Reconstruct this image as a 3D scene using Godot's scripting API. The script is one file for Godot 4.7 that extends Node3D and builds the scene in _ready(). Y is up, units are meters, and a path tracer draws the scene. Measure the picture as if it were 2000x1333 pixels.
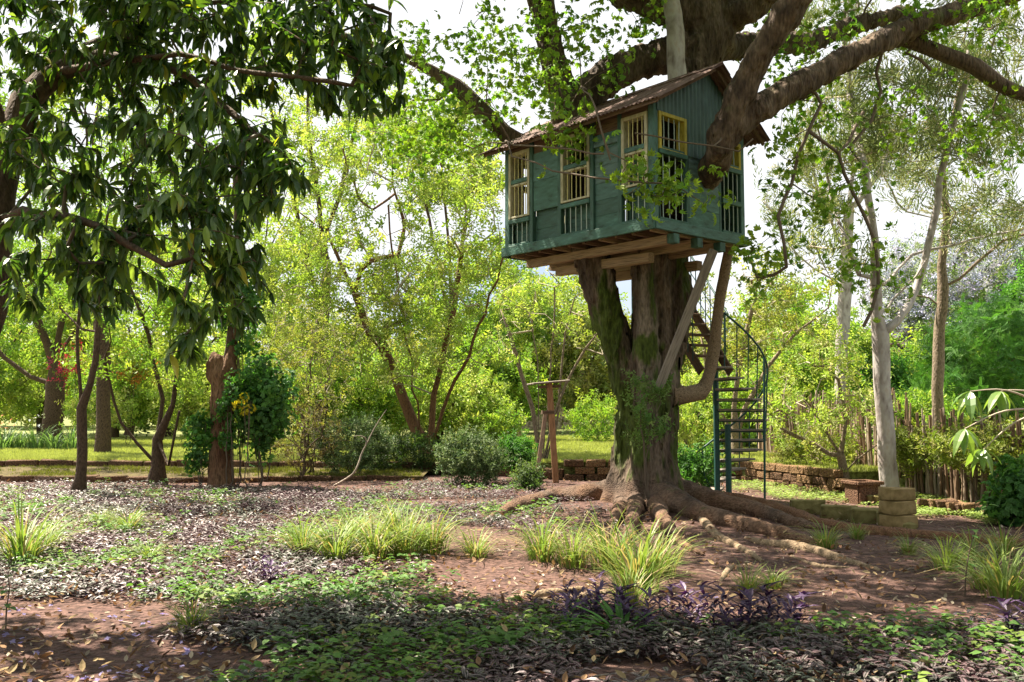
extends Node3D

const F := 1800.0            # focal length of the photograph's lens in its own 2000 px width
const UP := Vector3.UP
var eye := Vector3(0, 1.6, 0)
var pitch := atan2(133.5, F)
var rg := RandomNumberGenerator.new()
var bumps := FastNoiseLite.new()
var patchy := FastNoiseLite.new()
var ridges := FastNoiseLite.new()
var used := {}
var M := {}                  # materials
var S := {}                  # shared leaf meshes


# ------------------------------------------------------------------ mesh collector
class MB:
	var v := PackedVector3Array()
	var n := PackedVector3Array()
	var c := PackedColorArray()
	var uv := PackedVector2Array()
	var ix := PackedInt32Array()
	var tint := Color(1, 1, 1)
	var colored := false

	func quad(a: Vector3, b: Vector3, d: Vector3, e: Vector3):          # clockwise seen from outside
		var k := v.size()
		v.append_array(PackedVector3Array([a, b, d, e]))
		uv.append_array(PackedVector2Array([Vector2(0, 0), Vector2(1, 0), Vector2(1, 1), Vector2(0, 1)]))
		for i in 4: c.append(tint)
		ix.append_array(PackedInt32Array([k, k + 1, k + 2, k, k + 2, k + 3]))

	func tri(a: Vector3, b: Vector3, d: Vector3):
		var k := v.size()
		v.append_array(PackedVector3Array([a, b, d]))
		uv.append_array(PackedVector2Array([Vector2(0, 0), Vector2(1, 0), Vector2(0.5, 1)]))
		for i in 3: c.append(tint)
		ix.append_array(PackedInt32Array([k, k + 1, k + 2]))

	# a box with chamfered edges, long axis free
	func box(at: Vector3, size: Vector3, b := Basis.IDENTITY, ch := 0.004):
		var h := size * 0.5
		ch = minf(ch, minf(h.x, minf(h.y, h.z)) * 0.45)
		var k := v.size()
		for i in 8:
			var s := Vector3(1 if i & 1 else -1, 1 if i & 2 else -1, 1 if i & 4 else -1)
			for a in 3:
				var q := h - Vector3(ch, ch, ch)
				q[a] = h[a]
				v.append(at + b * (q * s))
				uv.append(Vector2(q.x * s.x + q.z * s.z, q.y * s.y))
				c.append(tint)
		for a in 3:
			var p := (a + 1) % 3
			var r := (a + 2) % 3
			for sg in 2:
				var id := []
				for m in [[0, 0], [1, 0], [1, 1], [0, 1]]:
					id.append(k + ((sg << a) | (m[0] << p) | (m[1] << r)) * 3 + a)
				_q(id, sg == 1)
			for u in 2:
				for w in 2:       # chamfer along axis a
					var i0 := (u << p) | (w << r)
					var i1 := i0 | (1 << a)
					_q([k + i0 * 3 + p, k + i1 * 3 + p, k + i1 * 3 + r, k + i0 * 3 + r], (u ^ w) == 1)
		for i in 8:
			var odd := ((i & 1) + ((i >> 1) & 1) + ((i >> 2) & 1)) % 2 == 1
			if odd: ix.append_array(PackedInt32Array([k + i * 3, k + i * 3 + 2, k + i * 3 + 1]))
			else: ix.append_array(PackedInt32Array([k + i * 3, k + i * 3 + 1, k + i * 3 + 2]))

	func _q(id: Array, flip: bool):
		if flip: ix.append_array(PackedInt32Array([id[0], id[2], id[1], id[0], id[3], id[2]]))
		else: ix.append_array(PackedInt32Array([id[0], id[1], id[2], id[0], id[2], id[3]]))

	# a smooth tube through pts with a radius at each
	func tube(pts: PackedVector3Array, rad: PackedFloat32Array, sides := 6, cap := true, wob := 0.0, seed := 0.0, cols := PackedColorArray()):
		var m := pts.size()
		if m < 2: return
		var k := v.size()
		var t := (pts[1] - pts[0]).normalized()
		var n1 := t.cross(Vector3(0.13, 0.2, 0.97))
		if n1.length() < 0.1: n1 = t.cross(Vector3(1, 0, 0))
		n1 = n1.normalized()
		var along := 0.0
		for i in m:
			if i > 0: along += pts[i].distance_to(pts[i - 1])
			var t2 := (pts[mini(i + 1, m - 1)] - pts[maxi(i - 1, 0)]).normalized()
			n1 = (n1 - t2 * n1.dot(t2)).normalized()
			var n2 := t2.cross(n1)
			for j in sides + 1:
				var a := TAU * j / sides
				var d := n1 * cos(a) + n2 * sin(a)
				var r := rad[i]
				if wob > 0.0:
					r *= 1.0 + wob * (sin(a * 2.0 + seed + along * 1.7 / maxf(rad[0], 0.02) * 0.3) + 0.6 * sin(a * 3.0 - seed * 2.0 + i * 0.9) + 0.5 * sin(a * 5.0 + seed * 3.0 + i * 1.7))
				v.append(pts[i] + d * r)
				n.append(d)
				uv.append(Vector2(float(j) / sides, along))
				c.append(cols[i] if cols.size() else tint)
		for i in m - 1:
			for j in sides:
				var a := k + i * (sides + 1) + j
				var b := a + sides + 1
				ix.append_array(PackedInt32Array([a, b + 1, a + 1, a, b, b + 1]))
		if cap:
			for e in 2:
				var i := 0 if e == 0 else m - 1
				if rad[i] < 0.012: continue
				var dir := (pts[0] - pts[1]).normalized() if e == 0 else (pts[m - 1] - pts[m - 2]).normalized()
				var q := v.size()
				v.append(pts[i] + dir * rad[i] * 0.15)
				n.append(dir)
				uv.append(Vector2(0, 0))
				c.append(cols[i] if cols.size() else tint)
				for j in sides + 1:
					v.append(v[k + i * (sides + 1) + j])
					n.append(dir)
					uv.append(Vector2(0, 0))
					c.append(cols[i] if cols.size() else tint)
				for j in sides:
					if e == 0: ix.append_array(PackedInt32Array([q, q + 1 + j, q + 2 + j]))
					else: ix.append_array(PackedInt32Array([q, q + 2 + j, q + 1 + j]))

	# a leaf with a folded midrib: base, two cross sections, tip
	func leaf(base: Vector3, dir: Vector3, up: Vector3, length: float, wide: float, fold := 0.25, bend := 0.2, cut := 2):
		var side := dir.cross(up).normalized()
		var nn := side.cross(dir).normalized()
		var k := v.size()
		if cut < 2:
			v.append_array(PackedVector3Array([base, base + dir * length * 0.45 - side * wide * 0.5 + nn * wide * fold, base + dir * length - nn * length * bend, base + dir * length * 0.45 + side * wide * 0.5 + nn * wide * fold]))
			uv.append_array(PackedVector2Array([Vector2(0.5, 0), Vector2(0, 0.45), Vector2(0.5, 1), Vector2(1, 0.45)]))
			for i in 4: c.append(tint)
			ix.append_array(PackedInt32Array([k, k + 1, k + 2, k, k + 2, k + 3]))
			return
		var ts := [0.28, 0.62] if cut == 2 else [0.14, 0.34, 0.58, 0.8]
		var ws := [0.9, 0.85] if cut == 2 else [0.6, 0.98, 0.95, 0.58]
		v.append(base)
		uv.append(Vector2(0.5, 0))
		for i in ts.size():
			var t: float = ts[i]
			var w: float = ws[i] * wide * 0.5
			var p := base + dir * length * t - nn * length * bend * t * t
			v.append_array(PackedVector3Array([p - side * w + nn * w * fold * 2.0, p, p + side * w + nn * w * fold * 2.0]))
			uv.append_array(PackedVector2Array([Vector2(0, t), Vector2(0.5, t), Vector2(1, t)]))
		v.append(base + dir * length - nn * length * bend)
		uv.append(Vector2(0.5, 1))
		var last := v.size() - 1
		for i in last - k + 1: c.append(tint)
		ix.append_array(PackedInt32Array([k, k + 1, k + 2, k, k + 2, k + 3]))
		for i in ts.size() - 1:
			var a := k + 1 + i * 3
			ix.append_array(PackedInt32Array([a, a + 3, a + 4, a, a + 4, a + 1, a + 1, a + 4, a + 5, a + 1, a + 5, a + 2]))
		var z := last - 3
		ix.append_array(PackedInt32Array([z, last, z + 1, z + 1, last, z + 2]))

	func mesh(origin := Vector3.ZERO) -> ArrayMesh:
		var a := []
		a.resize(Mesh.ARRAY_MAX)
		var o := v
		if origin != Vector3.ZERO:
			o = PackedVector3Array()
			o.resize(v.size())
			for i in v.size(): o[i] = v[i] - origin
		a[Mesh.ARRAY_VERTEX] = o
		if n.size() == v.size(): a[Mesh.ARRAY_NORMAL] = n
		if colored: a[Mesh.ARRAY_COLOR] = c
		a[Mesh.ARRAY_TEX_UV] = uv
		a[Mesh.ARRAY_INDEX] = ix
		var r := ArrayMesh.new()
		if ix.size(): r.add_surface_from_arrays(Mesh.PRIMITIVE_TRIANGLES, a)
		return r


# ------------------------------------------------------------------ small helpers
func rf(a: float, b: float) -> float: return rg.randf_range(a, b)
func rv() -> Vector3: return Vector3(rf(-1, 1), rf(-1, 1), rf(-1, 1))
func lin(r: float, g: float, b: float) -> Color: return Color(r, g, b).linear_to_srgb()

# a place seen at (px, py) of the photograph, at a given distance straight ahead
func at(px: float, py: float, depth: float) -> Vector3:
	var d := Vector3((px - 1000.0) / F, -(py - 666.5) / F, -1.0).rotated(Vector3.RIGHT, pitch)
	return eye + d * (depth / -d.z)

# where the line of sight meets the ground
func gnd(px: float, py: float, y := 0.0) -> Vector3:
	var d := Vector3((px - 1000.0) / F, -(py - 666.5) / F, -1.0).rotated(Vector3.RIGHT, pitch)
	return eye + d * ((y - eye.y) / d.y)

func gh(x: float, z: float) -> float:
	var h := bumps.get_noise_2d(x * 1.0, z) * 0.05 + bumps.get_noise_2d(x * 6.0 + 50, z * 6.0) * 0.014
	var d := Vector2(x - 2.2, z + 15.0).length()
	h += 0.16 * exp(-d * d / 3.2)
	return h

func on(p: Vector3) -> Vector3: return Vector3(p.x, gh(p.x, p.z), p.z)

func numbered(called: String) -> String:
	if not used.has(called):
		used[called] = 0
		return called
	used[called] += 1
	return "%s_%03d" % [called, used[called]]

func tag(o: Node, label: String, category: String, group := "", kind := "") -> Node:
	if label: o.set_meta("label", label)
	if category: o.set_meta("category", category)
	if group: o.set_meta("group", group)
	if kind: o.set_meta("kind", kind)
	return o

func thing(called: String, label: String, category: String, where := Vector3.ZERO, group := "") -> Node3D:
	var o := Node3D.new()
	o.name = numbered(called)
	add_child(o, true)
	o.position = where
	tag(o, label, category, group)
	return o

func part(called: String, mesh: Mesh, mat: Material, parent: Node = null, x := Transform3D.IDENTITY) -> MeshInstance3D:
	var o := MeshInstance3D.new()
	o.name = called if parent else numbered(called)
	o.mesh = mesh
	o.material_override = mat
	o.transform = x
	(parent if parent else self).add_child(o, true)
	return o

func scatter(called: String, mesh: Mesh, mat: Material, xs: Array, cols: PackedColorArray, parent: Node = null) -> MultiMeshInstance3D:
	var mm := MultiMesh.new()
	mm.transform_format = MultiMesh.TRANSFORM_3D
	mm.use_colors = true
	mm.mesh = mesh
	mm.instance_count = xs.size()
	for i in xs.size():
		mm.set_instance_transform(i, xs[i])
		mm.set_instance_color(i, cols[i])
	var o := MultiMeshInstance3D.new()
	o.name = called if parent else numbered(called)
	o.multimesh = mm
	o.material_override = mat
	(parent if parent else self).add_child(o, true)
	o.set_meta("kind", "stuff")
	return o

func basis_y(dir: Vector3, spin: float, s: float) -> Basis:
	var y := dir.normalized()
	var x := y.cross(Vector3(0.31, 0.2, 0.93))
	if x.length() < 0.05: x = y.cross(Vector3.RIGHT)
	x = x.normalized()
	return Basis(x, y, x.cross(y)).rotated(y, spin) * Basis.from_scale(Vector3(s, s, s))

func spline(p: PackedVector3Array, step: float) -> PackedVector3Array:
	var r := PackedVector3Array()
	for i in p.size() - 1:
		var a := p[maxi(i - 1, 0)]
		var d := p[mini(i + 2, p.size() - 1)]
		var m := maxi(1, int(p[i].distance_to(p[i + 1]) / step))
		for k in m: r.append(p[i].cubic_interpolate(p[i + 1], a, d, float(k) / m))
	r.append(p[p.size() - 1])
	return r

# points of the photograph [px, py, depth, radius in px] -> places and radii
func limb_pts(a: Array) -> PackedVector3Array:
	var r := PackedVector3Array()
	for q in a: r.append(at(q[0], q[1], q[2]))
	return r

func limb_rad(a: Array) -> PackedFloat32Array:
	var r := PackedFloat32Array()
	for q in a: r.append(q[3] * q[2] / F)
	return r

func smooth_tube(mb: MB, p: PackedVector3Array, r: PackedFloat32Array, step: float, sides: int, wob := 0.0, jit := 0.0):
	var pts := PackedVector3Array()
	var rad := PackedFloat32Array()
	for i in p.size() - 1:
		var a := p[maxi(i - 1, 0)]
		var d := p[mini(i + 2, p.size() - 1)]
		var m := maxi(1, int(p[i].distance_to(p[i + 1]) / step))
		for k in m:
			var t := float(k) / m
			pts.append(p[i].cubic_interpolate(p[i + 1], a, d, t) + rv() * jit)
			rad.append(lerpf(r[i], r[i + 1], t) * rf(1.0 - jit * 4.0, 1.0 + jit * 4.0))
	pts.append(p[p.size() - 1])
	rad.append(r[r.size() - 1])
	mb.tube(pts, rad, sides, true, wob, rf(0, 6))

func blob(px: float, py: float, depth: float, rx: float, ry: float, rz: float, count: int, shell := 0.45) -> PackedVector3Array:
	var c := at(px, py, depth)
	var r := PackedVector3Array()
	var s := Vector3(rx * depth / F, ry * depth / F, rz)
	for i in count:
		var d := rv()
		while d.length() > 1.0: d = rv()
		d = d.normalized() * pow(d.length(), shell)
		r.append(c + d * s)
	return r


# ------------------------------------------------------------------ trees
# joins every tip to the nearest bit of skeleton; returns places, parents and radii
func grow(stems: Array, tips: PackedVector3Array, step: float, jit: float, r0: float, rb: float, arch := 0.12) -> Dictionary:
	var pos := PackedVector3Array()
	var par := PackedInt32Array()
	for s in stems:
		var p := spline(s, step)
		var from := -1
		var best := 1e9
		for i in pos.size():
			var d := pos[i].distance_squared_to(p[0])
			if d < best:
				best = d
				from = i
		for i in p.size():
			if i == 0 and from >= 0: continue
			pos.append(p[i] + (rv() * jit * step * 0.5 if i > 0 else Vector3.ZERO))
			par.append(from)
			from = pos.size() - 1
	var n_stem := pos.size()
	var order := []
	for k in tips.size():
		var best := 1e9
		for i in n_stem: best = minf(best, pos[i].distance_squared_to(tips[k]))
		order.append(Vector2(best, k))
	order.sort()
	var ends := PackedInt32Array()
	var first := int(n_stem * 0.3)
	for o in order:
		var tip := tips[int(o.y)]
		var q := first
		var best := 1e9
		for i in range(first, pos.size()):
			var d := pos[i].distance_squared_to(tip)
			if d < best:
				best = d
				q = i
		var a := pos[q]
		var ln := a.distance_to(tip)
		var mid := a.lerp(tip, 0.5) + UP * ln * arch + rv() * ln * jit
		var m := maxi(1, int(ln / step))
		var from := q
		for i in range(1, m + 1):
			var t := float(i) / m
			var p := a * (1 - t) * (1 - t) + mid * 2 * t * (1 - t) + tip * t * t
			if i < m: p += rv() * step * jit * 0.6
			pos.append(p)
			par.append(from)
			from = pos.size() - 1
		ends.append(from)
	var pw := clampf(log(maxf(tips.size(), 4.0)) / log(maxf(rb / r0, 2.0)), 1.3, 3.2)
	var acc := PackedFloat32Array()
	acc.resize(pos.size())
	var rad := acc.duplicate()
	for i in range(pos.size() - 1, -1, -1):
		rad[i] = maxf(r0, pow(acc[i], 1.0 / pw))
		if par[i] >= 0: acc[par[i]] += pow(rad[i] * 1.004, pw)
	var sc := rb / maxf(rad[0], 0.001)
	for i in n_stem: rad[i] = maxf(rad[i] * lerpf(1.0, sc, clampf(rad[i] / rad[0], 0.0, 1.0)), rb * 0.12)
	return {"pos": pos, "par": par, "rad": rad, "stem": n_stem, "ends": ends}

func skin(g: Dictionary, base: Vector3, parent: Node, mat: Material, twig_mat: Material, wob := 0.05, names := ["trunk", "branches"]):
	var pos: PackedVector3Array = g.pos
	var par: PackedInt32Array = g.par
	var rad: PackedFloat32Array = g.rad
	var main := PackedInt32Array()
	main.resize(pos.size())
	main.fill(-1)
	for i in pos.size():
		var p := par[i]
		if p >= 0 and (main[p] < 0 or rad[i] > rad[main[p]]): main[p] = i
	var tr := MB.new()
	var br := MB.new()
	for i in pos.size():
		if par[i] >= 0 and main[par[i]] == i: continue
		var pts := PackedVector3Array()
		var rr := PackedFloat32Array()
		if par[i] >= 0:
			pts.append(pos[par[i]])
			rr.append(minf(rad[i] * 1.25, rad[par[i]]))
		var k := i
		while k >= 0:
			pts.append(pos[k])
			rr.append(rad[k])
			k = main[k]
		var big := rr[0]
		var sides := 12 if big > 0.12 else (8 if big > 0.05 else (5 if big > 0.015 else 3))
		(tr if i < g.stem else br).tube(pts, rr, sides, true, wob if big > 0.03 else 0.0, i * 1.3)
	part(names[0], tr.mesh(base), mat, parent)
	if br.ix.size(): part(names[1], br.mesh(base), twig_mat, parent).set_meta("kind", "stuff")

# leaf sprays round the ends of the twigs
func leaves(g: Dictionary, base: Vector3, parent: Node, mesh: Mesh, mat: Material, each: int, spread: float, size: float, tones: Array, hang := 0.0, called := "foliage", crown := 99.0, bare := 0.0):
	var xs := []
	var cs := PackedColorArray()
	var pos: PackedVector3Array = g.pos
	var par: PackedInt32Array = g.par
	for e in g.ends:
		if bare > 0.0 and rf(0, 1) < bare: continue
		var d: Vector3 = (pos[e] - pos[maxi(par[e], 0)]).normalized()
		var high: bool = pos[e].y > crown
		var s_k := 1.35 if high else 1.0
		for k in (each * 2 if high else each):
			var p: Vector3 = pos[e] + (rv() * spread if k > 0 else Vector3.ZERO)
			if k % 3 == 2 and par[e] >= 0: p = pos[e].lerp(pos[par[e]], rf(0.2, 1.5)) + rv() * spread * 0.5
			var dir := d * 0.8 + rv() * 0.9 + Vector3(0, 0.25 - hang, 0)
			xs.append(Transform3D(basis_y(dir, rf(0, TAU), size * s_k * rf(0.7, 1.25)), p - base))
			var t: Color = tones[rg.randi() % tones.size()]
			var b := rf(0.8, 1.2)
			cs.append(Color(t.r * b * rf(0.9, 1.1), t.g * b, t.b * b))
	return scatter(called, mesh, mat, xs, cs, parent)

# px-laid tree: stems are lists of [px, py, depth], blobs are [px, py, depth, rx, ry, rz, count]
func tree(called: String, label: String, category: String, stems: Array, blobs: Array, o: Dictionary) -> Node3D:
	var st := []
	for s in stems:
		var p := PackedVector3Array()
		for q in s: p.append(at(q[0], q[1], q[2]))
		st.append(p)
	var foot: float = o.get("foot", 0.0)
	var base: Vector3 = st[0][0]
	base.y = foot - 0.05
	st[0][0] = base
	var tips := PackedVector3Array()
	for b in blobs: tips.append_array(blob(b[0], b[1], b[2], b[3], b[4], b[5], b[6], o.get("shell", 0.5)))
	var n := thing(called, label, category, base, o.get("group", ""))
	var g := grow(st, tips, o.get("step", 0.4), o.get("jit", 0.16), o.get("r0", 0.006), o.get("rb", 0.15), o.get("arch", 0.1))
	skin(g, base, n, o.get("bark", M.bark_dark), o.get("twig", M.twig), o.get("wob", 0.05))
	if o.get("each", 8) > 0:
		leaves(g, base, n, S[o.get("leaf", "spray")], o.get("lmat", M.leaf), o.get("each", 8), o.get("spread", 0.4), o.get("size", 1.0), o.get("tones", [Color(0.2, 0.3, 0.04)]), o.get("hang", 0.0), "foliage", 99.0, o.get("bare", 0.0))
	return n


# ------------------------------------------------------------------ blended solid: tapered capsules joined smoothly, meshed as surface nets
func solid(bones: Array, cell: float, k: float, rough: float, tone: Callable) -> MB:
	var lo := Vector3(1e9, 1e9, 1e9)
	var hi := -lo
	for b in bones:
		var w := maxf(b[2], b[3]) + k * 4.0
		lo = lo.min(b[0] - Vector3(w, w, w)).min(b[1] - Vector3(w, w, w))
		hi = hi.max(b[0] + Vector3(w, w, w)).max(b[1] + Vector3(w, w, w))
	var nx := int((hi.x - lo.x) / cell) + 2
	var ny := int((hi.y - lo.y) / cell) + 2
	var nz := int((hi.z - lo.z) / cell) + 2
	var f := PackedFloat32Array()
	f.resize(nx * ny * nz)
	for b in bones:
		var a: Vector3 = b[0]
		var ab: Vector3 = b[1] - a
		var r0: float = b[2]
		var dr: float = b[3] - r0
		var w := maxf(r0, b[3]) + k * 3.5
		var l2 := maxf(ab.length_squared(), 1e-6)
		var p0 := (a.min(b[1]) - Vector3(w, w, w) - lo) / cell
		var p1 := (a.max(b[1]) + Vector3(w, w, w) - lo) / cell
		for z in range(maxi(int(p0.z), 0), mini(int(p1.z) + 1, nz)):
			for y in range(maxi(int(p0.y), 0), mini(int(p1.y) + 1, ny)):
				var row := (z * ny + y) * nx
				for x in range(maxi(int(p0.x), 0), mini(int(p1.x) + 1, nx)):
					var q := lo + Vector3(x, y, z) * cell - a
					var t := clampf(q.dot(ab) / l2, 0.0, 1.0)
					var d := (q - ab * t).length() - r0 - dr * t
					if d < k * 3.5: f[row + x] += exp(-d / k)
	for z in nz:
		for y in ny:
			var row := (z * ny + y) * nx
			for x in nx:
				var s := f[row + x]
				if s == 0.0: f[row + x] = k * 4.0
				else:
					var d := -k * log(s)
					if absf(d) < cell * 4.0:
						var p := lo + Vector3(x, y, z) * cell
						var up := clampf(p.y * 1.6 - 0.3, 0.0, 1.0)
						d += rough * (up * (ridges.get_noise_3d(p.x, p.y * 0.22, p.z) + 0.5 * ridges.get_noise_3d(p.x * 2.7, p.y * 0.7, p.z * 2.7)) + (1.0 - up) * 0.38 * ridges.get_noise_3d(p.x * 0.7 + 9.0, p.y * 0.9, p.z * 0.7))
					f[row + x] = d
	var m := MB.new()
	m.colored = true
	var id := PackedInt32Array()
	id.resize(nx * ny * nz)
	id.fill(-1)
	var off := [0, 1, nx, nx + 1, nx * ny, nx * ny + 1, nx * ny + nx, nx * ny + nx + 1]
	var ed := [[0, 1], [2, 3], [4, 5], [6, 7], [0, 2], [1, 3], [4, 6], [5, 7], [0, 4], [1, 5], [2, 6], [3, 7]]
	for z in nz - 1:
		for y in ny - 1:
			for x in nx - 1:
				var i := (z * ny + y) * nx + x
				var v0 := f[i]
				if absf(v0) > cell * 3.0: continue
				var mask := 0
				for c in 8:
					if f[i + off[c]] < 0.0: mask |= 1 << c
				if mask == 0 or mask == 255: continue
				var s := Vector3.ZERO
				var cnt := 0
				for e in ed:
					var A: int = e[0]
					var B: int = e[1]
					if ((mask >> A) & 1) != ((mask >> B) & 1):
						var fa := f[i + off[A]]
						var t := fa / (fa - f[i + off[B]])
						s += Vector3(A & 1, (A >> 1) & 1, A >> 2).lerp(Vector3(B & 1, (B >> 1) & 1, B >> 2), t)
						cnt += 1
				var p := lo + (Vector3(x, y, z) + s / cnt) * cell
				id[i] = m.v.size()
				m.v.append(p)
				m.uv.append(Vector2(p.x, p.y))
				var gx := f[i + 1] + f[i + off[3]] + f[i + off[5]] + f[i + off[7]] - f[i] - f[i + off[2]] - f[i + off[4]] - f[i + off[6]]
				var gy := f[i + off[2]] + f[i + off[3]] + f[i + off[6]] + f[i + off[7]] - f[i] - f[i + 1] - f[i + off[4]] - f[i + off[5]]
				var gz := f[i + off[4]] + f[i + off[5]] + f[i + off[6]] + f[i + off[7]] - f[i] - f[i + 1] - f[i + off[2]] - f[i + off[3]]
				var nn := Vector3(gx, gy, gz).normalized()
				m.n.append(nn)
				m.c.append(tone.call(p, nn))
	for z in range(1, nz - 1):
		for y in range(1, ny - 1):
			for x in range(1, nx - 1):
				var i := (z * ny + y) * nx + x
				if id[i] < 0: continue
				var neg := f[i] < 0.0
				for a in 3:
					var st := 1 if a == 0 else (nx if a == 1 else nx * ny)
					if neg == (f[i + st] < 0.0): continue
					var s1 := nx if a == 0 else (nx * ny if a == 1 else 1)
					var s2 := nx * ny if a == 0 else (1 if a == 1 else nx)
					var q0 := id[i]
					var q1 := id[i - s1]
					var q2 := id[i - s1 - s2]
					var q3 := id[i - s2]
					if q1 < 0 or q2 < 0 or q3 < 0: continue
					if neg: m.ix.append_array(PackedInt32Array([q0, q3, q2, q0, q2, q1]))
					else: m.ix.append_array(PackedInt32Array([q0, q1, q2, q0, q2, q3]))
	return m

func chain(into: Array, a: Array):
	var p := limb_pts(a)
	var r := limb_rad(a)
	for i in p.size() - 1: into.append([p[i], p[i + 1], r[i], r[i + 1]])

func root_chain(into: Array, a: Array, sink := 0.35):        # [px, py on the ground, radius in m]
	for i in a.size() - 1:
		var p := on(gnd(a[i][0], a[i][1]))
		var q := on(gnd(a[i + 1][0], a[i + 1][1]))
		into.append([p + UP * a[i][2] * sink, q + UP * a[i + 1][2] * sink, a[i][2], a[i + 1][2]])


# ------------------------------------------------------------------ textures and materials
func ntex(seed: int, freq: float, oct: int, cols: Array, kind := FastNoiseLite.TYPE_SIMPLEX_SMOOTH, size := 256) -> NoiseTexture2D:
	var nz := FastNoiseLite.new()
	nz.seed = seed
	nz.noise_type = kind
	nz.frequency = freq
	nz.fractal_octaves = oct
	var t := NoiseTexture2D.new()
	t.width = size
	t.height = size
	t.seamless = true
	t.noise = nz
	if cols.size():
		var gr := Gradient.new()
		var offs := PackedFloat32Array()
		var cc := PackedColorArray()
		for i in cols.size():
			offs.append(float(i) / (cols.size() - 1))
			cc.append(cols[i])
		gr.offsets = offs
		gr.colors = cc
		t.color_ramp = gr
	return t

func mat(color: Color, rough := 0.8, tex: Texture2D = null, scale := Vector3.ONE, relief: Texture2D = null, depth := 1.0, world := false) -> StandardMaterial3D:
	var m := StandardMaterial3D.new()
	m.albedo_color = color
	m.roughness = rough
	m.metallic_specular = 0.4
	if tex or relief:
		m.uv1_triplanar = true
		m.uv1_world_triplanar = world
		m.uv1_scale = scale
		m.uv1_offset = Vector3(rf(0, 1), rf(0, 1), rf(0, 1))
	if tex: m.albedo_texture = tex
	if relief:
		m.heightmap_enabled = true
		m.heightmap_texture = relief
		m.heightmap_scale = depth
	return m

func leaf_mat(through: float, tint: Color, rough := 0.5, spec := 0.4) -> StandardMaterial3D:
	var m := StandardMaterial3D.new()
	m.vertex_color_use_as_albedo = true
	m.roughness = rough
	m.metallic_specular = spec
	m.cull_mode = BaseMaterial3D.CULL_DISABLED
	m.backlight_enabled = true
	m.backlight = Color(tint.r * through * 2.0, tint.g * through * 2.0, tint.b * through * 2.0).linear_to_srgb()
	return m

func stripe_tex(a: Color, b: Color, edge: Color) -> ImageTexture:
	var im := Image.create(32, 32, false, Image.FORMAT_RGB8)
	for y in 32:
		for x in 32:
			var u := absf(x - 15.5) / 15.5
			var w := 0.06 * sin(y * 0.5) + 0.05 * sin(y * 1.7 + x)
			var c := a.lerp(b, smoothstep(0.22 + w, 0.34 + w, u) * (1.0 - smoothstep(0.66 + w, 0.78 + w, u)))
			c = c.lerp(edge, smoothstep(0.9, 1.0, u))
			im.set_pixel(x, y, c.linear_to_srgb())
	return ImageTexture.create_from_image(im)

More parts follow.
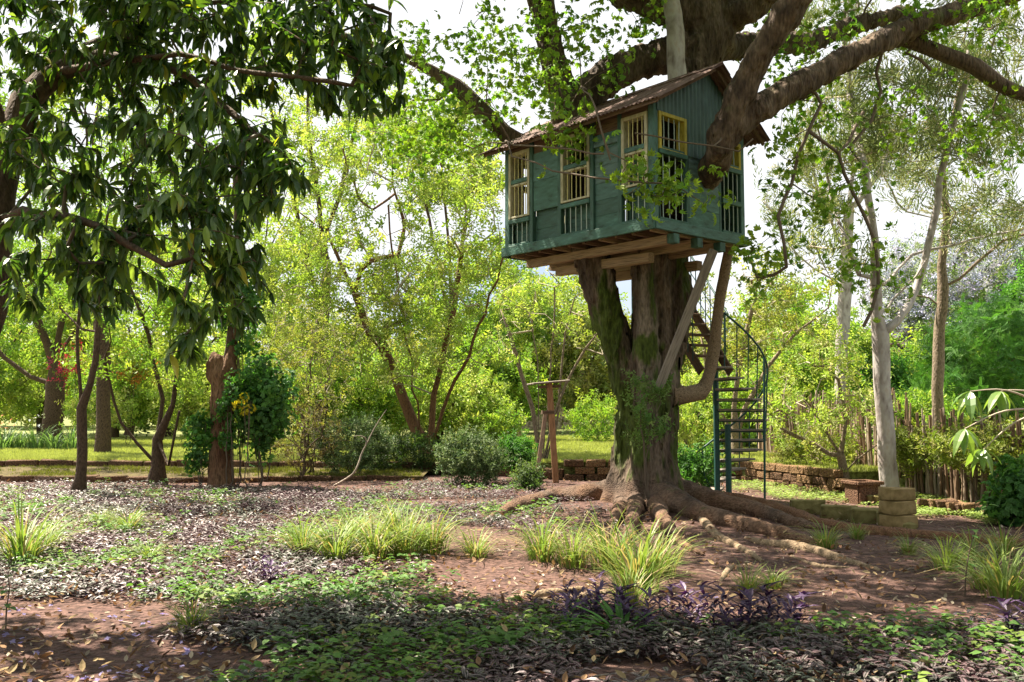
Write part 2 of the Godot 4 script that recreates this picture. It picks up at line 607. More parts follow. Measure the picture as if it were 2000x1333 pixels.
func make_materials():
	var grey := [Color(0.6, 0.6, 0.6), Color(0.86, 0.86, 0.86), Color(0.97, 0.97, 0.97), Color(1, 1, 1)]
	var bark_t := ntex(3, 0.035, 5, [Color(0.3, 0.28, 0.26), Color(0.62, 0.6, 0.56), Color(0.85, 0.82, 0.78), Color(1, 0.98, 0.95)])
	var bark_h := ntex(4, 0.028, 5, [], FastNoiseLite.TYPE_SIMPLEX_SMOOTH)
	bark_h.noise.fractal_type = FastNoiseLite.FRACTAL_RIDGED
	bark_t.noise.fractal_type = FastNoiseLite.FRACTAL_RIDGED
	var grain := ntex(7, 0.03, 4, grey)
	var grain_h := ntex(8, 0.05, 4, [])
	var dirt := ntex(11, 0.03, 6, [Color(0.42, 0.4, 0.38), Color(0.7, 0.66, 0.64), Color(0.9, 0.87, 0.86), Color(1, 0.98, 0.96)], FastNoiseLite.TYPE_SIMPLEX_SMOOTH, 512)
	var dirt_h := ntex(12, 0.06, 6, [], FastNoiseLite.TYPE_SIMPLEX_SMOOTH, 512)
	var stone_t := ntex(15, 0.04, 5, [Color(0.35, 0.32, 0.28), Color(0.7, 0.66, 0.6), Color(0.9, 0.86, 0.8), Color(1, 1, 0.95)])
	var stone_h := ntex(16, 0.05, 5, [])
	var rust_t := ntex(21, 0.03, 5, [lin(0.04, 0.022, 0.018), lin(0.10, 0.052, 0.04), lin(0.17, 0.105, 0.085), lin(0.30, 0.24, 0.215)])
	var euc_t := ntex(23, 0.02, 4, [Color(0.55, 0.5, 0.48), Color(0.85, 0.83, 0.82), Color(1, 1, 1), Color(0.95, 0.9, 0.85)])
	# bark whose tone comes from the vertices (moss, pale streaks)
	M.bark = mat(Color.WHITE, 0.92, bark_t, Vector3(1.5, 0.42, 1.5), bark_h, 3.2, true)
	M.bark.vertex_color_use_as_albedo = true
	M.bark_root = mat(Color.WHITE, 0.95, dirt, Vector3(1.3, 1.3, 1.3), dirt_h, 3.0, true)
	M.bark_root.vertex_color_use_as_albedo = true
	M.bark_dark = mat(lin(0.12, 0.085, 0.06), 0.9, bark_t, Vector3(2, 0.8, 2), bark_h, 2.0)
	M.bark_red = mat(lin(0.24, 0.13, 0.075), 0.9, bark_t, Vector3(2, 0.6, 2), bark_h, 3.0)
	M.bark_grey = mat(lin(0.30, 0.25, 0.20), 0.9, bark_t, Vector3(2, 0.8, 2), bark_h, 1.5)
	M.bark_pale = mat(lin(0.42, 0.39, 0.375), 0.8, euc_t, Vector3(1.2, 0.5, 1.2), bark_h, 0.6)
	M.root_pale = mat(lin(0.36, 0.28, 0.20), 0.9, bark_t, Vector3(2.5, 2.5, 2.5), bark_h, 1.5)
	M.twig = mat(lin(0.12, 0.09, 0.065), 0.9)
	M.twig_grey = mat(lin(0.30, 0.25, 0.20), 0.9)
	M.twig_pale = mat(lin(0.42, 0.36, 0.28), 0.9)
	M.timber = mat(lin(0.34, 0.24, 0.145), 0.85, grain, Vector3(0.25, 5, 5), grain_h, 0.4)
	M.timber_dark = mat(lin(0.16, 0.10, 0.065), 0.9, grain, Vector3(0.3, 5, 5), grain_h, 0.4)
	M.timber_grey = mat(lin(0.28, 0.24, 0.20), 0.9, grain, Vector3(0.3, 5, 5), grain_h, 0.5)
	var paint_t := ntex(41, 0.014, 6, [Color(0.5, 0.48, 0.42), Color(0.72, 0.72, 0.70), Color(0.78, 0.78, 0.77), Color(0.82, 0.82, 0.82), Color(1, 1, 1)])
	var greens := [lin(0.068, 0.175, 0.138), lin(0.088, 0.20, 0.172), lin(0.058, 0.14, 0.11), lin(0.125, 0.225, 0.21)]
	for i in 4: M["green%d" % i] = mat(Color(greens[i].r * 1.12, greens[i].g * 1.08, greens[i].b * 1.08), 0.6, paint_t, Vector3(0.8, 2.2, 2.2), grain_h, 0.35)
	M.green_sheet = mat(lin(0.12, 0.21, 0.205), 0.55, paint_t, Vector3(1.5, 0.5, 1.5), grain_h, 0.1)
	M.yellow = mat(lin(0.66, 0.54, 0.08), 0.6, paint_t, Vector3(3, 1, 3), grain_h, 0.2)
	M.cream = mat(lin(0.74, 0.68, 0.47), 0.65, paint_t, Vector3(3, 1, 3), grain_h, 0.2)
	M.bar_yellow = mat(lin(0.60, 0.54, 0.24), 0.5)
	M.bar_pale = mat(lin(0.38, 0.46, 0.41), 0.5)
	M.iron_green = mat(lin(0.022, 0.085, 0.075), 0.45, grain, Vector3(4, 4, 4))
	M.rust = mat(Color.WHITE, 0.75, rust_t, Vector3(0.8, 0.8, 0.8), grain_h, 0.1)
	M.stone = mat(lin(0.30, 0.20, 0.115), 0.95, stone_t, Vector3(1.8, 1.8, 1.8), stone_h, 3.0)
	M.stone_b = mat(lin(0.17, 0.105, 0.065), 0.95, stone_t, Vector3(1.8, 1.8, 1.8), stone_h, 3.0)
	var soft_t := ntex(17, 0.02, 6, [Color(0.55, 0.55, 0.45), Color(0.8, 0.78, 0.7), Color(0.97, 0.95, 0.9), Color(1, 1, 1)])
	M.stone_moss = mat(lin(0.20, 0.18, 0.075), 0.95, soft_t, Vector3(0.9, 0.9, 0.9), stone_h, 0.8)
	M.stone_yellow = mat(lin(0.30, 0.225, 0.11), 0.95, soft_t, Vector3(0.8, 0.8, 0.8), stone_h, 0.7)
	M.clay = mat(lin(0.22, 0.13, 0.09), 0.9, stone_t, Vector3(3, 3, 3), stone_h, 2.0)
	for i in 4: M["reed%d" % i] = mat([lin(0.33, 0.23, 0.15), lin(0.25, 0.16, 0.10), lin(0.40, 0.32, 0.24), lin(0.17, 0.11, 0.07)][i], 0.85, grain, Vector3(6, 0.6, 6), grain_h, 0.4)
	M.plaster = mat(lin(0.62, 0.58, 0.52), 0.9, stone_t, Vector3(0.5, 0.5, 0.5))
	M.tile = mat(lin(0.20, 0.17, 0.16), 0.85, stone_t, Vector3(1, 1, 1))
	M.glass_dark = mat(lin(0.03, 0.035, 0.04), 0.15)
	M.ground = mat(Color.WHITE, 0.97, dirt, Vector3(0.55, 0.55, 0.55), dirt_h, 3.0, true)
	M.ground.vertex_color_use_as_albedo = true
	M.lawn = mat(lin(0.24, 0.30, 0.09), 0.95, dirt, Vector3(0.4, 0.4, 0.4), dirt_h, 3.0, true)
	M.moss = mat(lin(0.13, 0.11, 0.04), 0.97, stone_t, Vector3(0.6, 0.6, 0.6), dirt_h, 3.0, true)
	M.leaf = leaf_mat(0.45, Color(0.85, 1.0, 0.35), 0.55, 0.35)
	M.leaf_mango = leaf_mat(0.46, Color(0.9, 1.0, 0.25), 0.38, 0.5)
	M.leaf_dull = leaf_mat(0.3, Color(0.9, 1.0, 0.6), 0.6, 0.3)
	M.blade = leaf_mat(0.4, Color(0.95, 1.0, 0.5), 0.5, 0.4)
	M.dry = leaf_mat(0.15, Color(1, 0.8, 0.5), 0.85, 0.2)
	M.petal = leaf_mat(0.4, Color(0.9, 0.8, 1.0), 0.7, 0.2)
	M.zebra = leaf_mat(0.12, Color(1.0, 0.5, 0.8), 0.45, 0.4)
	M.zebra.albedo_color = lin(0.60, 0.53, 0.56)
	M.zebra.albedo_texture = stripe_tex(Color(0.05, 0.06, 0.04), Color(0.265, 0.255, 0.25), Color(0.15, 0.045, 0.085))
	M.purple = leaf_mat(0.15, Color(1.0, 0.4, 1.0), 0.45, 0.4)


# ------------------------------------------------------------------ shared leaf meshes
func make_leaves():
	var m := MB.new()                       # spray: a twig with alternating leaves
	for i in 9:
		var y := 0.04 + i * 0.035
		var a := i * 2.4
		var d := Vector3(cos(a), 0.55, sin(a)).normalized()
		m.leaf(Vector3(0, y, 0), (d + rv() * 0.3).normalized(), Vector3(rf(-0.4, 0.4), 1, rf(-0.4, 0.4)), rf(0.09, 0.13), rf(0.045, 0.065), 0.18, 0.25, 1)
	S.spray = m.mesh()
	m = MB.new()                            # small leaved, dense
	for i in 14:
		var y := i * 0.018
		var a := i * 2.4
		var d := Vector3(cos(a), 0.5, sin(a)).normalized()
		m.leaf(Vector3(rf(-0.03, 0.03), y, rf(-0.03, 0.03)), (d + rv() * 0.4).normalized(), (UP + rv() * 0.5), rf(0.05, 0.075), rf(0.025, 0.035), 0.15, 0.15, 1)
	S.bush = m.mesh()
	m = MB.new()                            # palmate leaves at the end of a shoot
	for k in 3:
		var pa := k * 2.1 + 0.3
		var st := Vector3(cos(pa) * 0.7, 0.55, sin(pa) * 0.7).normalized()
		var hub := st * 0.13
		m.tube(PackedVector3Array([Vector3.ZERO, hub]), PackedFloat32Array([0.0025, 0.002]), 3, false)
		m.n.clear()
		var flat := Vector3(st.x, -0.5, st.z).normalized()
		var nrm := (UP + st * 0.5).normalized()
		for i in 5:
			var d := flat.rotated(nrm, (i - 2) * 0.62).normalized()
			m.leaf(hub, d, nrm, 0.16 - 0.025 * absf(i - 2), 0.055, 0.12, 0.25, 2)
	S.palm = m.mesh()
	m = MB.new()                            # hanging slender leaves of a gum tree
	for i in 12:
		var a := i * 2.4
		var d := Vector3(cos(a) * 0.45, -1.0, sin(a) * 0.45)
		m.leaf(Vector3(cos(a) * 0.05, -i * 0.02, sin(a) * 0.05), (d + rv() * 0.35).normalized(), Vector3(sin(a), 0.2, cos(a)), rf(0.13, 0.2), rf(0.02, 0.03), 0.1, 0.15, 1)
	S.gum = m.mesh()
	m = MB.new()                            # feathery frond
	for k in 4:
		var a := k * 1.57 + 0.4
		var d := Vector3(cos(a), 0.35, sin(a)).normalized()
		for i in 9:
			var p := d * (0.05 + i * 0.034) - UP * 0.012 * i * i * 0.12
			for s in [-1, 1]:
				var q: Vector3 = (d.cross(UP) * s + d * 0.35).normalized()
				m.leaf(p, q, UP + rv() * 0.2, 0.075 * (1.0 - 0.05 * i), 0.024, 0.08, 0.1, 1)
	S.feather = m.mesh()
	m = MB.new()                            # lobed climber leaves
	for i in 7:
		var a := i * 2.4
		var o := Vector3(cos(a), rf(-0.5, 0.8), sin(a)) * 0.12
		var d := Vector3(cos(a), -0.5, sin(a)).normalized()
		for j in 3: m.leaf(o, d.rotated(Vector3(cos(a), 1, sin(a)).normalized(), (j - 1) * 0.75), Vector3(cos(a), 1, sin(a)), 0.11 - 0.02 * absf(j - 1), 0.07, 0.08, 0.2, 1)
	S.climber = m.mesh()
	for vr in 3:                            # creeping striped leaves
		m = MB.new()
		for i in 8:
			var a := i * 2.4 + vr
			var o := Vector3(cos(a), 0, sin(a)) * rf(0.005, 0.05) + UP * rf(0.03, 0.11)
			var d := Vector3(cos(a), rf(-0.1, 0.55), sin(a)).normalized()
			m.leaf(o, d, UP, rf(0.055, 0.08), rf(0.024, 0.032), 0.18, 0.25, 2)
		S["zebra%d" % vr] = m.mesh()
	m = MB.new()                            # low green weed
	for i in 9:
		var a := i * 2.4
		var o := Vector3(cos(a), 0, sin(a)) * rf(0.0, 0.05) + UP * rf(0.05, 0.16)
		m.leaf(o, Vector3(cos(a), rf(-0.1, 0.4), sin(a)).normalized(), UP + rv() * 0.3, rf(0.05, 0.075), rf(0.035, 0.05), 0.12, 0.2, 2)
	S.weed = m.mesh()
	m = MB.new()                            # upright purple shoots
	for k in 2:
		var o := Vector3(rf(-0.05, 0.05), 0, rf(-0.05, 0.05))
		for i in 8:
			var a := i * 2.2 + k
			m.leaf(o + UP * (0.04 + i * 0.03), Vector3(cos(a), 0.75, sin(a)).normalized(), UP, rf(0.1, 0.15), rf(0.028, 0.038), 0.22, 0.25, 2)
	S.purple = m.mesh()
	m = MB.new()                            # short lawn grass
	for i in 14:
		var a := rf(0, TAU)
		m.leaf(Vector3(rf(-0.09, 0.09), 0, rf(-0.09, 0.09)), Vector3(cos(a) * 0.5, 1, sin(a) * 0.5).normalized(), Vector3(cos(a), 0, sin(a)), rf(0.04, 0.09), 0.012, 0.05, 0.3, 1)
	S.lawn = m.mesh()
	m = MB.new()
	m.leaf(Vector3(0, 0.004, -0.03), Vector3(0, 0.1, 1).normalized(), UP, 0.075, 0.035, 0.2, -0.2, 2)
	S.dry = m.mesh()
	m = MB.new()
	for i in 4: m.leaf(Vector3(0, 0.006, 0), Vector3(cos(i * 1.6), 0.3, sin(i * 1.6)).normalized(), UP, 0.02, 0.016, 0.1, 0.2, 1)
	S.petal = m.mesh()
	for vr in 5:                            # one glossy drooping leaf of the mango, five shapes
		m = MB.new()
		m.leaf(Vector3.ZERO, Vector3(0, 1, 0), Vector3(0, 0, 1), 1.0, rf(0.25, 0.33), rf(0.08, 0.2), rf(0.15, 0.55), 4)
		m.colored = true
		S["mango%d" % vr] = m.mesh()


# grass tuft: arching blades from one foot
func tuft(blades: int, tall: float, wide: float, lean: float, green := false, broad := 1.0) -> ArrayMesh:
	var m := MB.new()
	m.colored = true
	for i in blades:
		var a := rf(0, TAU)
		var out := Vector3(cos(a), 0, sin(a))
		var p := out * rf(0.0, wide)
		var h := tall * (rf(0.35, 0.9) if rf(0, 1) < 0.8 else rf(0.9, 1.25))
		var l := lean * rf(0.3, 1.2)
		var w := rf(0.006, 0.011) * broad
		var side := out.cross(UP) * w
		var y := rf(0.0, 1.0)
		m.tint = Color(0.15, 0.26, 0.05).lerp(Color(0.30, 0.34, 0.10), y) * rf(0.75, 1.2)
		if green: m.tint = Color(0.10, 0.20, 0.06).lerp(Color(0.19, 0.30, 0.11), y)
		elif y > 0.8: m.tint = Color(0.42, 0.33, 0.16)
		var prev := p
		var n := 5
		for k in range(1, n + 1):
			var t := float(k) / n
			var q := p + UP * h * (t - 0.42 * l * t * t * t) + out * h * l * t * t
			var w0 := 1.0 - (t - 1.0 / n) * 0.7 if k > 1 else 0.7
			var w1 := 1.0 - t * 0.7 if k < n else 0.08
			m.quad(prev - side * w0, q - side * w1, q + side * w1, prev + side * w0)
			prev = q
	return m.mesh()


# ------------------------------------------------------------------ the scene
func _ready():
	var cam := Camera3D.new()
	cam.name = "camera"
	cam.position = eye
	cam.rotation.x = pitch
	cam.fov = rad_to_deg(2.0 * atan(666.5 / F))
	cam.near = 0.1
	cam.far = 600.0
	add_child(cam)
	cam.current = true

	var env := Environment.new()
	env.background_mode = Environment.BG_SKY
	env.sky = Sky.new()
	env.sky.sky_material = make_sky()
	env.background_energy_multiplier = 0.25
	env.tonemap_mode = Environment.TONE_MAPPER_LINEAR
	env.tonemap_exposure = 4.2
	env.sdfgi_enabled = true
	env.ssao_enabled = true
	env.ssil_enabled = true
	env.fog_enabled = false
	env.fog_density = 0.003
	env.fog_light_color = Color(0.95, 0.97, 1.0)
	var we := WorldEnvironment.new()
	we.name = "world"
	we.environment = env
	add_child(we)

	var sun := DirectionalLight3D.new()
	sun.name = "sun"
	sun.light_energy = 1.6
	sun.light_color = Color(1.0, 0.95, 0.87)
	sun.light_angular_distance = 0.5
	sun.shadow_enabled = true
	sun.look_at_from_position(Vector3(-0.58, 1.2, -0.42), Vector3.ZERO, UP)
	add_child(sun)

	rg.seed = 20
	bumps.seed = 5
	bumps.frequency = 0.18
	patchy.seed = 9
	patchy.frequency = 0.35
	patchy.fractal_octaves = 4
	ridges.seed = 2
	ridges.frequency = 5.0
	ridges.fractal_octaves = 3
	make_materials()
	make_leaves()

	make_ground()
	make_walls()
	make_fence()
	make_far_buildings()
	make_house()
	make_stairs()
	make_big_tree()
	make_mango()
	make_trees()
	make_shrubs()
	make_objects()
	make_ground_cover()


func make_sky() -> PanoramaSkyMaterial:
	var nz := FastNoiseLite.new()
	nz.seed = 31
	nz.frequency = 1.1
	nz.fractal_octaves = 5
	var im := Image.create(512, 256, false, Image.FORMAT_RGBF)
	for y in 256:
		var el := (0.5 - (y + 0.5) / 256.0) * PI
		for x in 512:
			var az := (x + 0.5) / 512.0 * TAU
			var d := Vector3(cos(el) * cos(az), sin(el), cos(el) * sin(az))
			var cl := smoothstep(-0.25, 0.25, nz.get_noise_3d(d.x, d.y * 1.6, d.z) + 0.5)
			var blue := Color(0.62, 0.78, 1.0).lerp(Color(0.30, 0.50, 0.95), clampf(sin(el) * 1.2, 0, 1))
			var c := blue.lerp(Color(1.12, 1.14, 1.18), cl)
			if el < 0: c = Color(0.3, 0.3, 0.25)
			im.set_pixel(x, y, c)
	var m := PanoramaSkyMaterial.new()
	m.panorama = ImageTexture.create_from_image(im)
	return m


var edge := PackedVector3Array()        # the line along which the lawn behind is retained
func lawn_h(x: float) -> float: return lerpf(0.26, 0.40, smoothstep(-4.0, 3.0, x))
func edge_z(x: float) -> float:
	for i in edge.size() - 1:
		if x <= edge[i + 1].x or i == edge.size() - 2:
			return lerpf(edge[i].z, edge[i + 1].z, (x - edge[i].x) / (edge[i + 1].x - edge[i].x))
	return edge[0].z

func make_ground():
	for q in [[-900, 920], [300, 921], [600, 923], [900, 929], [1100, 938], [1450, 941], [1640, 966]]: edge.append(gnd(q[0], q[1]))
	edge.append(Vector3(7.3, 0, -17.9))
	edge.append(Vector3(8.1, 0, -15.7))
	edge.append(Vector3(9.2, 0, -13.6))
	edge.append(Vector3(14.0, 0, -10.0))
	var m := MB.new()
	m.colored = true
	var nx := 190
	var nz := 190
	for j in nz + 1:
		for i in nx + 1:
			var x := -19.0 + 38.0 * i / nx
			var z := 4.0 - 34.0 * j / nz
			m.v.append(Vector3(x, gh(x, z), z))
			var e := 0.05
			m.n.append(Vector3(gh(x - e, z) - gh(x + e, z), 2 * e, gh(x, z - e) - gh(x, z + e)).normalized())
			m.uv.append(Vector2(x, z))
			var t := patchy.get_noise_2d(x * 1.3, z * 1.3) * 0.5 + 0.5
			var c := Color(0.115, 0.066, 0.054).lerp(Color(0.20, 0.125, 0.105), t)
			c = c.lerp(Color(0.085, 0.052, 0.043), clampf(patchy.get_noise_2d(x * 5 + 90, z * 5) * 1.5, 0, 0.7))
			m.c.append(c)
	for j in nz:
		for i in nx:
			var a := j * (nx + 1) + i
			var b := a + nx + 1
			m.ix.append_array(PackedInt32Array([a, b, b + 1, a, b + 1, a + 1]))
	tag(part("ground", m.mesh(), M.ground), "bare reddish brown earth with scattered litter under the trees", "", "", "structure")
	m = MB.new()
	m.quad(Vector3(-300, -0.15, -300), Vector3(300, -0.15, -300), Vector3(300, -0.15, 300), Vector3(-300, -0.15, 300))
	tag(part("terrain", m.mesh(), M.lawn), "grassy terrain reaching to the horizon", "", "", "structure")
	# the lawn behind the retaining edge
	m = MB.new()
	var cols := 130
	var rows := 60
	for j in rows + 1:
		for i in cols + 1:
			var x := -55.0 + 75.0 * i / cols
			var t := float(j) / rows
			var z0 := edge_z(clampf(x, edge[0].x, 14.0)) - 0.12
			var z := lerpf(z0, -110.0, t * t)
			m.v.append(Vector3(x, lawn_h(x) + bumps.get_noise_2d(x * 1.5, z * 1.5) * 0.05, z))
			m.uv.append(Vector2(x, z))
	for j in rows:
		for i in cols:
			var a := j * (cols + 1) + i
			var b := a + cols + 1
			m.ix.append_array(PackedInt32Array([a, b, b + 1, a, b + 1, a + 1]))
	for i in cols:                         # the earth bank under its front edge
		var a := m.v[i]
		var b := m.v[i + 1]
		m.quad(Vector3(a.x, -0.1, a.z), a, b, Vector3(b.x, -0.1, b.z))
	tag(part("lawn", m.mesh(), M.lawn), "sunlit mown lawn behind the low retaining edge", "", "", "structure")
	# mossy strip between the two kerbs on the left
	m = MB.new()
	for i in 60:
		var x0 := -13.0 + 11.0 * i / 60
		var x1 := -13.0 + 11.0 * (i + 1) / 60
		var za := -20.6 + 0.25 * sin(x0 * 0.7)
		var zb := -20.6 + 0.25 * sin(x1 * 0.7)
		m.quad(Vector3(x0, 0.13, edge_z(x0)), Vector3(x1, 0.13, edge_z(x1)), Vector3(x1, 0.10, zb), Vector3(x0, 0.10, za))
		m.quad(Vector3(x0, 0.10, za), Vector3(x1, 0.10, zb), Vector3(x1, -0.05, zb + 0.04), Vector3(x0, -0.05, za + 0.04))
	tag(part("moss_strip", m.mesh(), M.moss), "mossy yellow green strip of path below the lawn edge", "", "", "structure")
	# grass standing on the lawn and on the plot to the right of the stairs
	var xs := []
	var cs := PackedColorArray()
	for i in 26000:
		var x := rf(-20, 12)
		var z := edge_z(x) - 0.1 - pow(rf(0, 1), 1.6) * 20.0
		xs.append(Transform3D(basis_y(UP, rf(0, TAU), rf(0.7, 1.4)), Vector3(x, lawn_h(x), z)))
		var b := rf(0.8, 1.25)
		cs.append(Color(0.42 * b, 0.46 * b, 0.16 * b))
	for i in 2600:
		var x := rf(-13, -2)
		var z := lerpf(edge_z(x) + 0.15, -20.7, rf(0, 1))
		if patchy.get_noise_2d(x * 1.5, z * 1.5) < rf(-0.3, 0.3): continue
		xs.append(Transform3D(basis_y(UP + rv() * 0.2, rf(0, TAU), rf(0.5, 1.1)), Vector3(x, 0.11, z)))
		var b := rf(0.6, 1.1)
		cs.append(Color(0.22 * b, 0.24 * b, 0.05 * b))
	tag(scatter("lawn_grass", S.lawn, M.blade, xs, cs), "short bright grass on the lawn and on the mossy strip before it", "grass")


func make_walls():
	# stone block wall retaining the lawn, from the big tree to the fence
	var w := thing("stone_wall", "low wall of rough brown stone blocks behind the spiral stairs", "wall", Vector3.ZERO)
	var shapes := []
	for k in 5: shapes.append(block_mesh(Vector3(0.44, 0.152, 0.22), 0.012, k))
	var line := PackedVector3Array([gnd(1085, 937), gnd(1100, 938), gnd(1450, 941), gnd(1640, 966)])
	for s in line.size() - 1:
		var a := line[s]
		var b := line[s + 1]
		var ln := a.distance_to(b)
		var d := (b - a) / ln
		var n := int(ln / 0.45)
		for c in 3:
			for i in n:
				var u := (i + 0.5 + (0.5 if c == 1 else 0.0)) * ln / maxf(n, 1)
				var p := a + d * u + UP * (0.075 + c * 0.163 - 0.02) + rv() * 0.008
				if c == 2 and rf(0, 1) < 0.07: continue
				var bs := Basis(d, UP, d.cross(UP)) * Basis.from_euler(Vector3(rf(-0.02, 0.02), rf(-0.03, 0.03), rf(-0.015, 0.015)))
				part("block", shapes[rg.randi() % 5], M.stone if rf(0, 1) < 0.6 else M.stone_b, w, Transform3D(bs, p))
	# kerbs on the left
	w = thing("stone_kerb", "low kerb of dark reddish stones along the lawn edge on the left", "kerb")
	shapes.clear()
	for k in 4: shapes.append(block_mesh(Vector3(0.86, 0.24, 0.18), 0.02, k + 10))
	var x := edge[0].x + 1.0
	while x < gnd(1080, 937).x:
		var z := edge_z(x)
		part("kerb_stone", shapes[rg.randi() % 4], M.stone_b, w, Transform3D(Basis.from_euler(Vector3(rf(-0.03, 0.03), rf(-0.05, 0.05) + atan2(edge_z(x) - edge_z(x + 0.5), 0.5), rf(-0.03, 0.03))), Vector3(x, 0.16 + 0.05 * rf(-0.5, 0.5), z)))
		x += 0.9
	w = thing("stone_kerb", "nearer kerb of flat dark stones edging the mossy strip on the left", "kerb")
	shapes.clear()
	for k in 4: shapes.append(block_mesh(Vector3(0.7, 0.17, 0.16), 0.02, k + 20))
	x = -12.5
	while x < -2.2:
		if x < -6.0 or rf(0, 1) < 0.6:
			part("kerb_stone", shapes[rg.randi() % 4], M.stone_b, w, Transform3D(Basis.from_euler(Vector3(rf(-0.06, 0.06), rf(-0.1, 0.1), rf(-0.05, 0.05))), Vector3(x, 0.04, -20.5 + 0.25 * sin(x * 0.7))))
		x += 0.74
	# pillar of three blocks at the right with a small block in front
	var at_p := on(gnd(1770, 1033))
	w = thing("stone_pillar", "squat mossy pillar of three stacked stone blocks beside the bare ground", "pillar", at_p)
	w.rotation.y = 0.30
	for c in 3: part("block", block_mesh(Vector3(0.37, 0.175, 0.32), 0.012, 30 + c), M.stone_yellow, w, Transform3D(Basis.from_euler(Vector3(0, rf(-0.05, 0.05), 0)), Vector3(rf(-0.01, 0.01), 0.08 + c * 0.182, -0.15)))
	tag(part("stone_block", block_mesh(Vector3(0.16, 0.12, 0.12), 0.01, 40), M.stone_moss, null, Transform3D(Basis.from_euler(Vector3(0, 0.5, 0.05)), on(gnd(1778, 1039)) + UP * 0.05)), "small loose stone block lying against the foot of the squat pillar", "block")
	# low edging to the left of the pillar
	w = thing("stone_edging", "row of low mossy edging blocks left of the squat stone pillar", "edging")
	for q in [[1578, 1008, 0.5], [1640, 1018, 0.52], [1700, 1024, 0.5], [1735, 1027, 0.3]]:
		part("block", block_mesh(Vector3(q[2], 0.24, 0.2), 0.02, int(q[0])), M.stone_moss, w, Transform3D(Basis.from_euler(Vector3(0, -0.22 + rf(-0.05, 0.05), rf(-0.03, 0.03))), on(gnd(q[0], q[1])) + UP * 0.08))
	# broken wall foot right of the pillar and by the gum tree
	w = thing("stone_footing", "broken low stone footing in front of the reed fence at the right", "wall")
	for i in 9:
		var px := 1815.0 + i * 17.0
		part("stone", block_mesh(Vector3(rf(0.2, 0.34), rf(0.14, 0.24), 0.25), 0.025, 60 + i), M.stone if i % 2 else M.stone_b, w, Transform3D(Basis.from_euler(Vector3(rf(-0.08, 0.08), rf(-0.3, 0.1), rf(-0.08, 0.08))), on(gnd(px, 1000 + i * 1.8)) + UP * 0.1))
	w = thing("stone_footing", "mossy broken stones at the foot of the pale gum tree", "stones")
	for i in 5:
		part("stone", block_mesh(Vector3(rf(0.16, 0.26), rf(0.12, 0.2), 0.22), 0.03, 80 + i), M.stone_moss, w, Transform3D(Basis.from_euler(rv() * 0.2), on(gnd(1706 + i * 12, 984 + i * 1.5)) + UP * 0.08))
	# square planter
	var pl := thing("planter", "square reddish clay planter standing left of the pale gum tree", "planter", on(gnd(1686, 982)))
	pl.rotation.y = 0.25
	pl.scale = Vector3.ONE * 1.2
	var b := MB.new()
	for s in [[-1, 0], [1, 0], [0, -1], [0, 1]]:
		var d := Vector3(s[0], 0, s[1])
		b.box(d * 0.17 + UP * 0.14, Vector3(0.34, 0.30, 0.03) if s[0] == 0 else Vector3(0.03, 0.30, 0.306), Basis.IDENTITY, 0.006)
	part("pot", b.mesh(), M.clay, pl)
	b = MB.new()
	for s in [[-1, 0], [1, 0], [0, -1], [0, 1]]:
		var d := Vector3(s[0], 0, s[1])
		b.box(d * 0.19 + UP * 0.30, Vector3(0.425, 0.05, 0.05) if s[0] == 0 else Vector3(0.05, 0.05, 0.328), Basis.IDENTITY, 0.008)
	part("rim", b.mesh(), M.clay, pl)
	b = MB.new()
	b.box(UP * 0.25, Vector3(0.31, 0.03, 0.31))
	part("soil", b.mesh(), M.timber_dark, pl)

func block_mesh(size: Vector3, wob: float, sd: int) -> ArrayMesh:
	var m := MB.new()
	m.box(Vector3.ZERO, size, Basis.IDENTITY, 0.014)
	var r := RandomNumberGenerator.new()
	r.seed = sd + 500
	for i in 8:
		var o := Vector3(r.randf_range(-wob, wob), r.randf_range(-wob, wob), r.randf_range(-wob, wob))
		for k in 3: m.v[i * 3 + k] += o + Vector3(r.randf_range(-wob, wob), r.randf_range(-wob, wob), r.randf_range(-wob, wob)) * 0.3
	return m.mesh()


func make_fence():
	var f := thing("reed_fence", "tall weathered fence of upright reeds and sticks behind the gum tree", "fence")
	var line := spline(PackedVector3Array([Vector3(6.9, 0, -26), Vector3(7.25, 0, -19), Vector3(7.9, 0, -15.7), Vector3(8.85, 0, -13.6), Vector3(10.2, 0, -11.0)]), 0.3)
	var reeds := []
	for k in 6:
		var m := MB.new()
		var p := PackedVector3Array()
		var r := PackedFloat32Array()
		for i in 5:
			p.append(Vector3(rf(-0.015, 0.015), i * 0.36 - 0.05, rf(-0.012, 0.012)))
			r.append(rf(0.018, 0.028) * (1.0 - i * 0.06))
		m.tube(p, r, 5)
		reeds.append(m.mesh())
	var n := 0
	for s in line.size() - 1:
		var a := line[s]
		var b := line[s + 1]
		var m := int(a.distance_to(b) / 0.058) + 1
		for i in m:
			if n >= 296: break
			if rf(0, 1) < 0.04: continue
			var p := a.lerp(b, float(i) / m) + Vector3(rf(-0.03, 0.03), 0, rf(-0.03, 0.03))
			p.y = gh(p.x, p.z) - 0.05 if p.z > edge_z(p.x) else lawn_h(p.x) - 0.05
			var bs := Basis.from_euler(Vector3(rf(-0.05, 0.05), rf(0, 6), rf(-0.05, 0.05))) * Basis.from_scale(Vector3(rf(0.8, 1.4), rf(0.95, 1.22), rf(0.8, 1.4)))
			part("reed", reeds[rg.randi() % 6], M["reed%d" % (rg.randi() % 4)], f, Transform3D(bs, p))
			n += 1
	for h in [0.45, 1.15]:
		var m := MB.new()
		var p := PackedVector3Array()
		var r := PackedFloat32Array()
		for q in line:
			p.append(Vector3(q.x + 0.05, h + lawn_h(q.x) * (1.0 if q.z < edge_z(q.x) else 0.0), q.z))
			r.append(0.022)
		m.tube(p, r, 5)
		part("rail", m.mesh(), M.reed3, f)


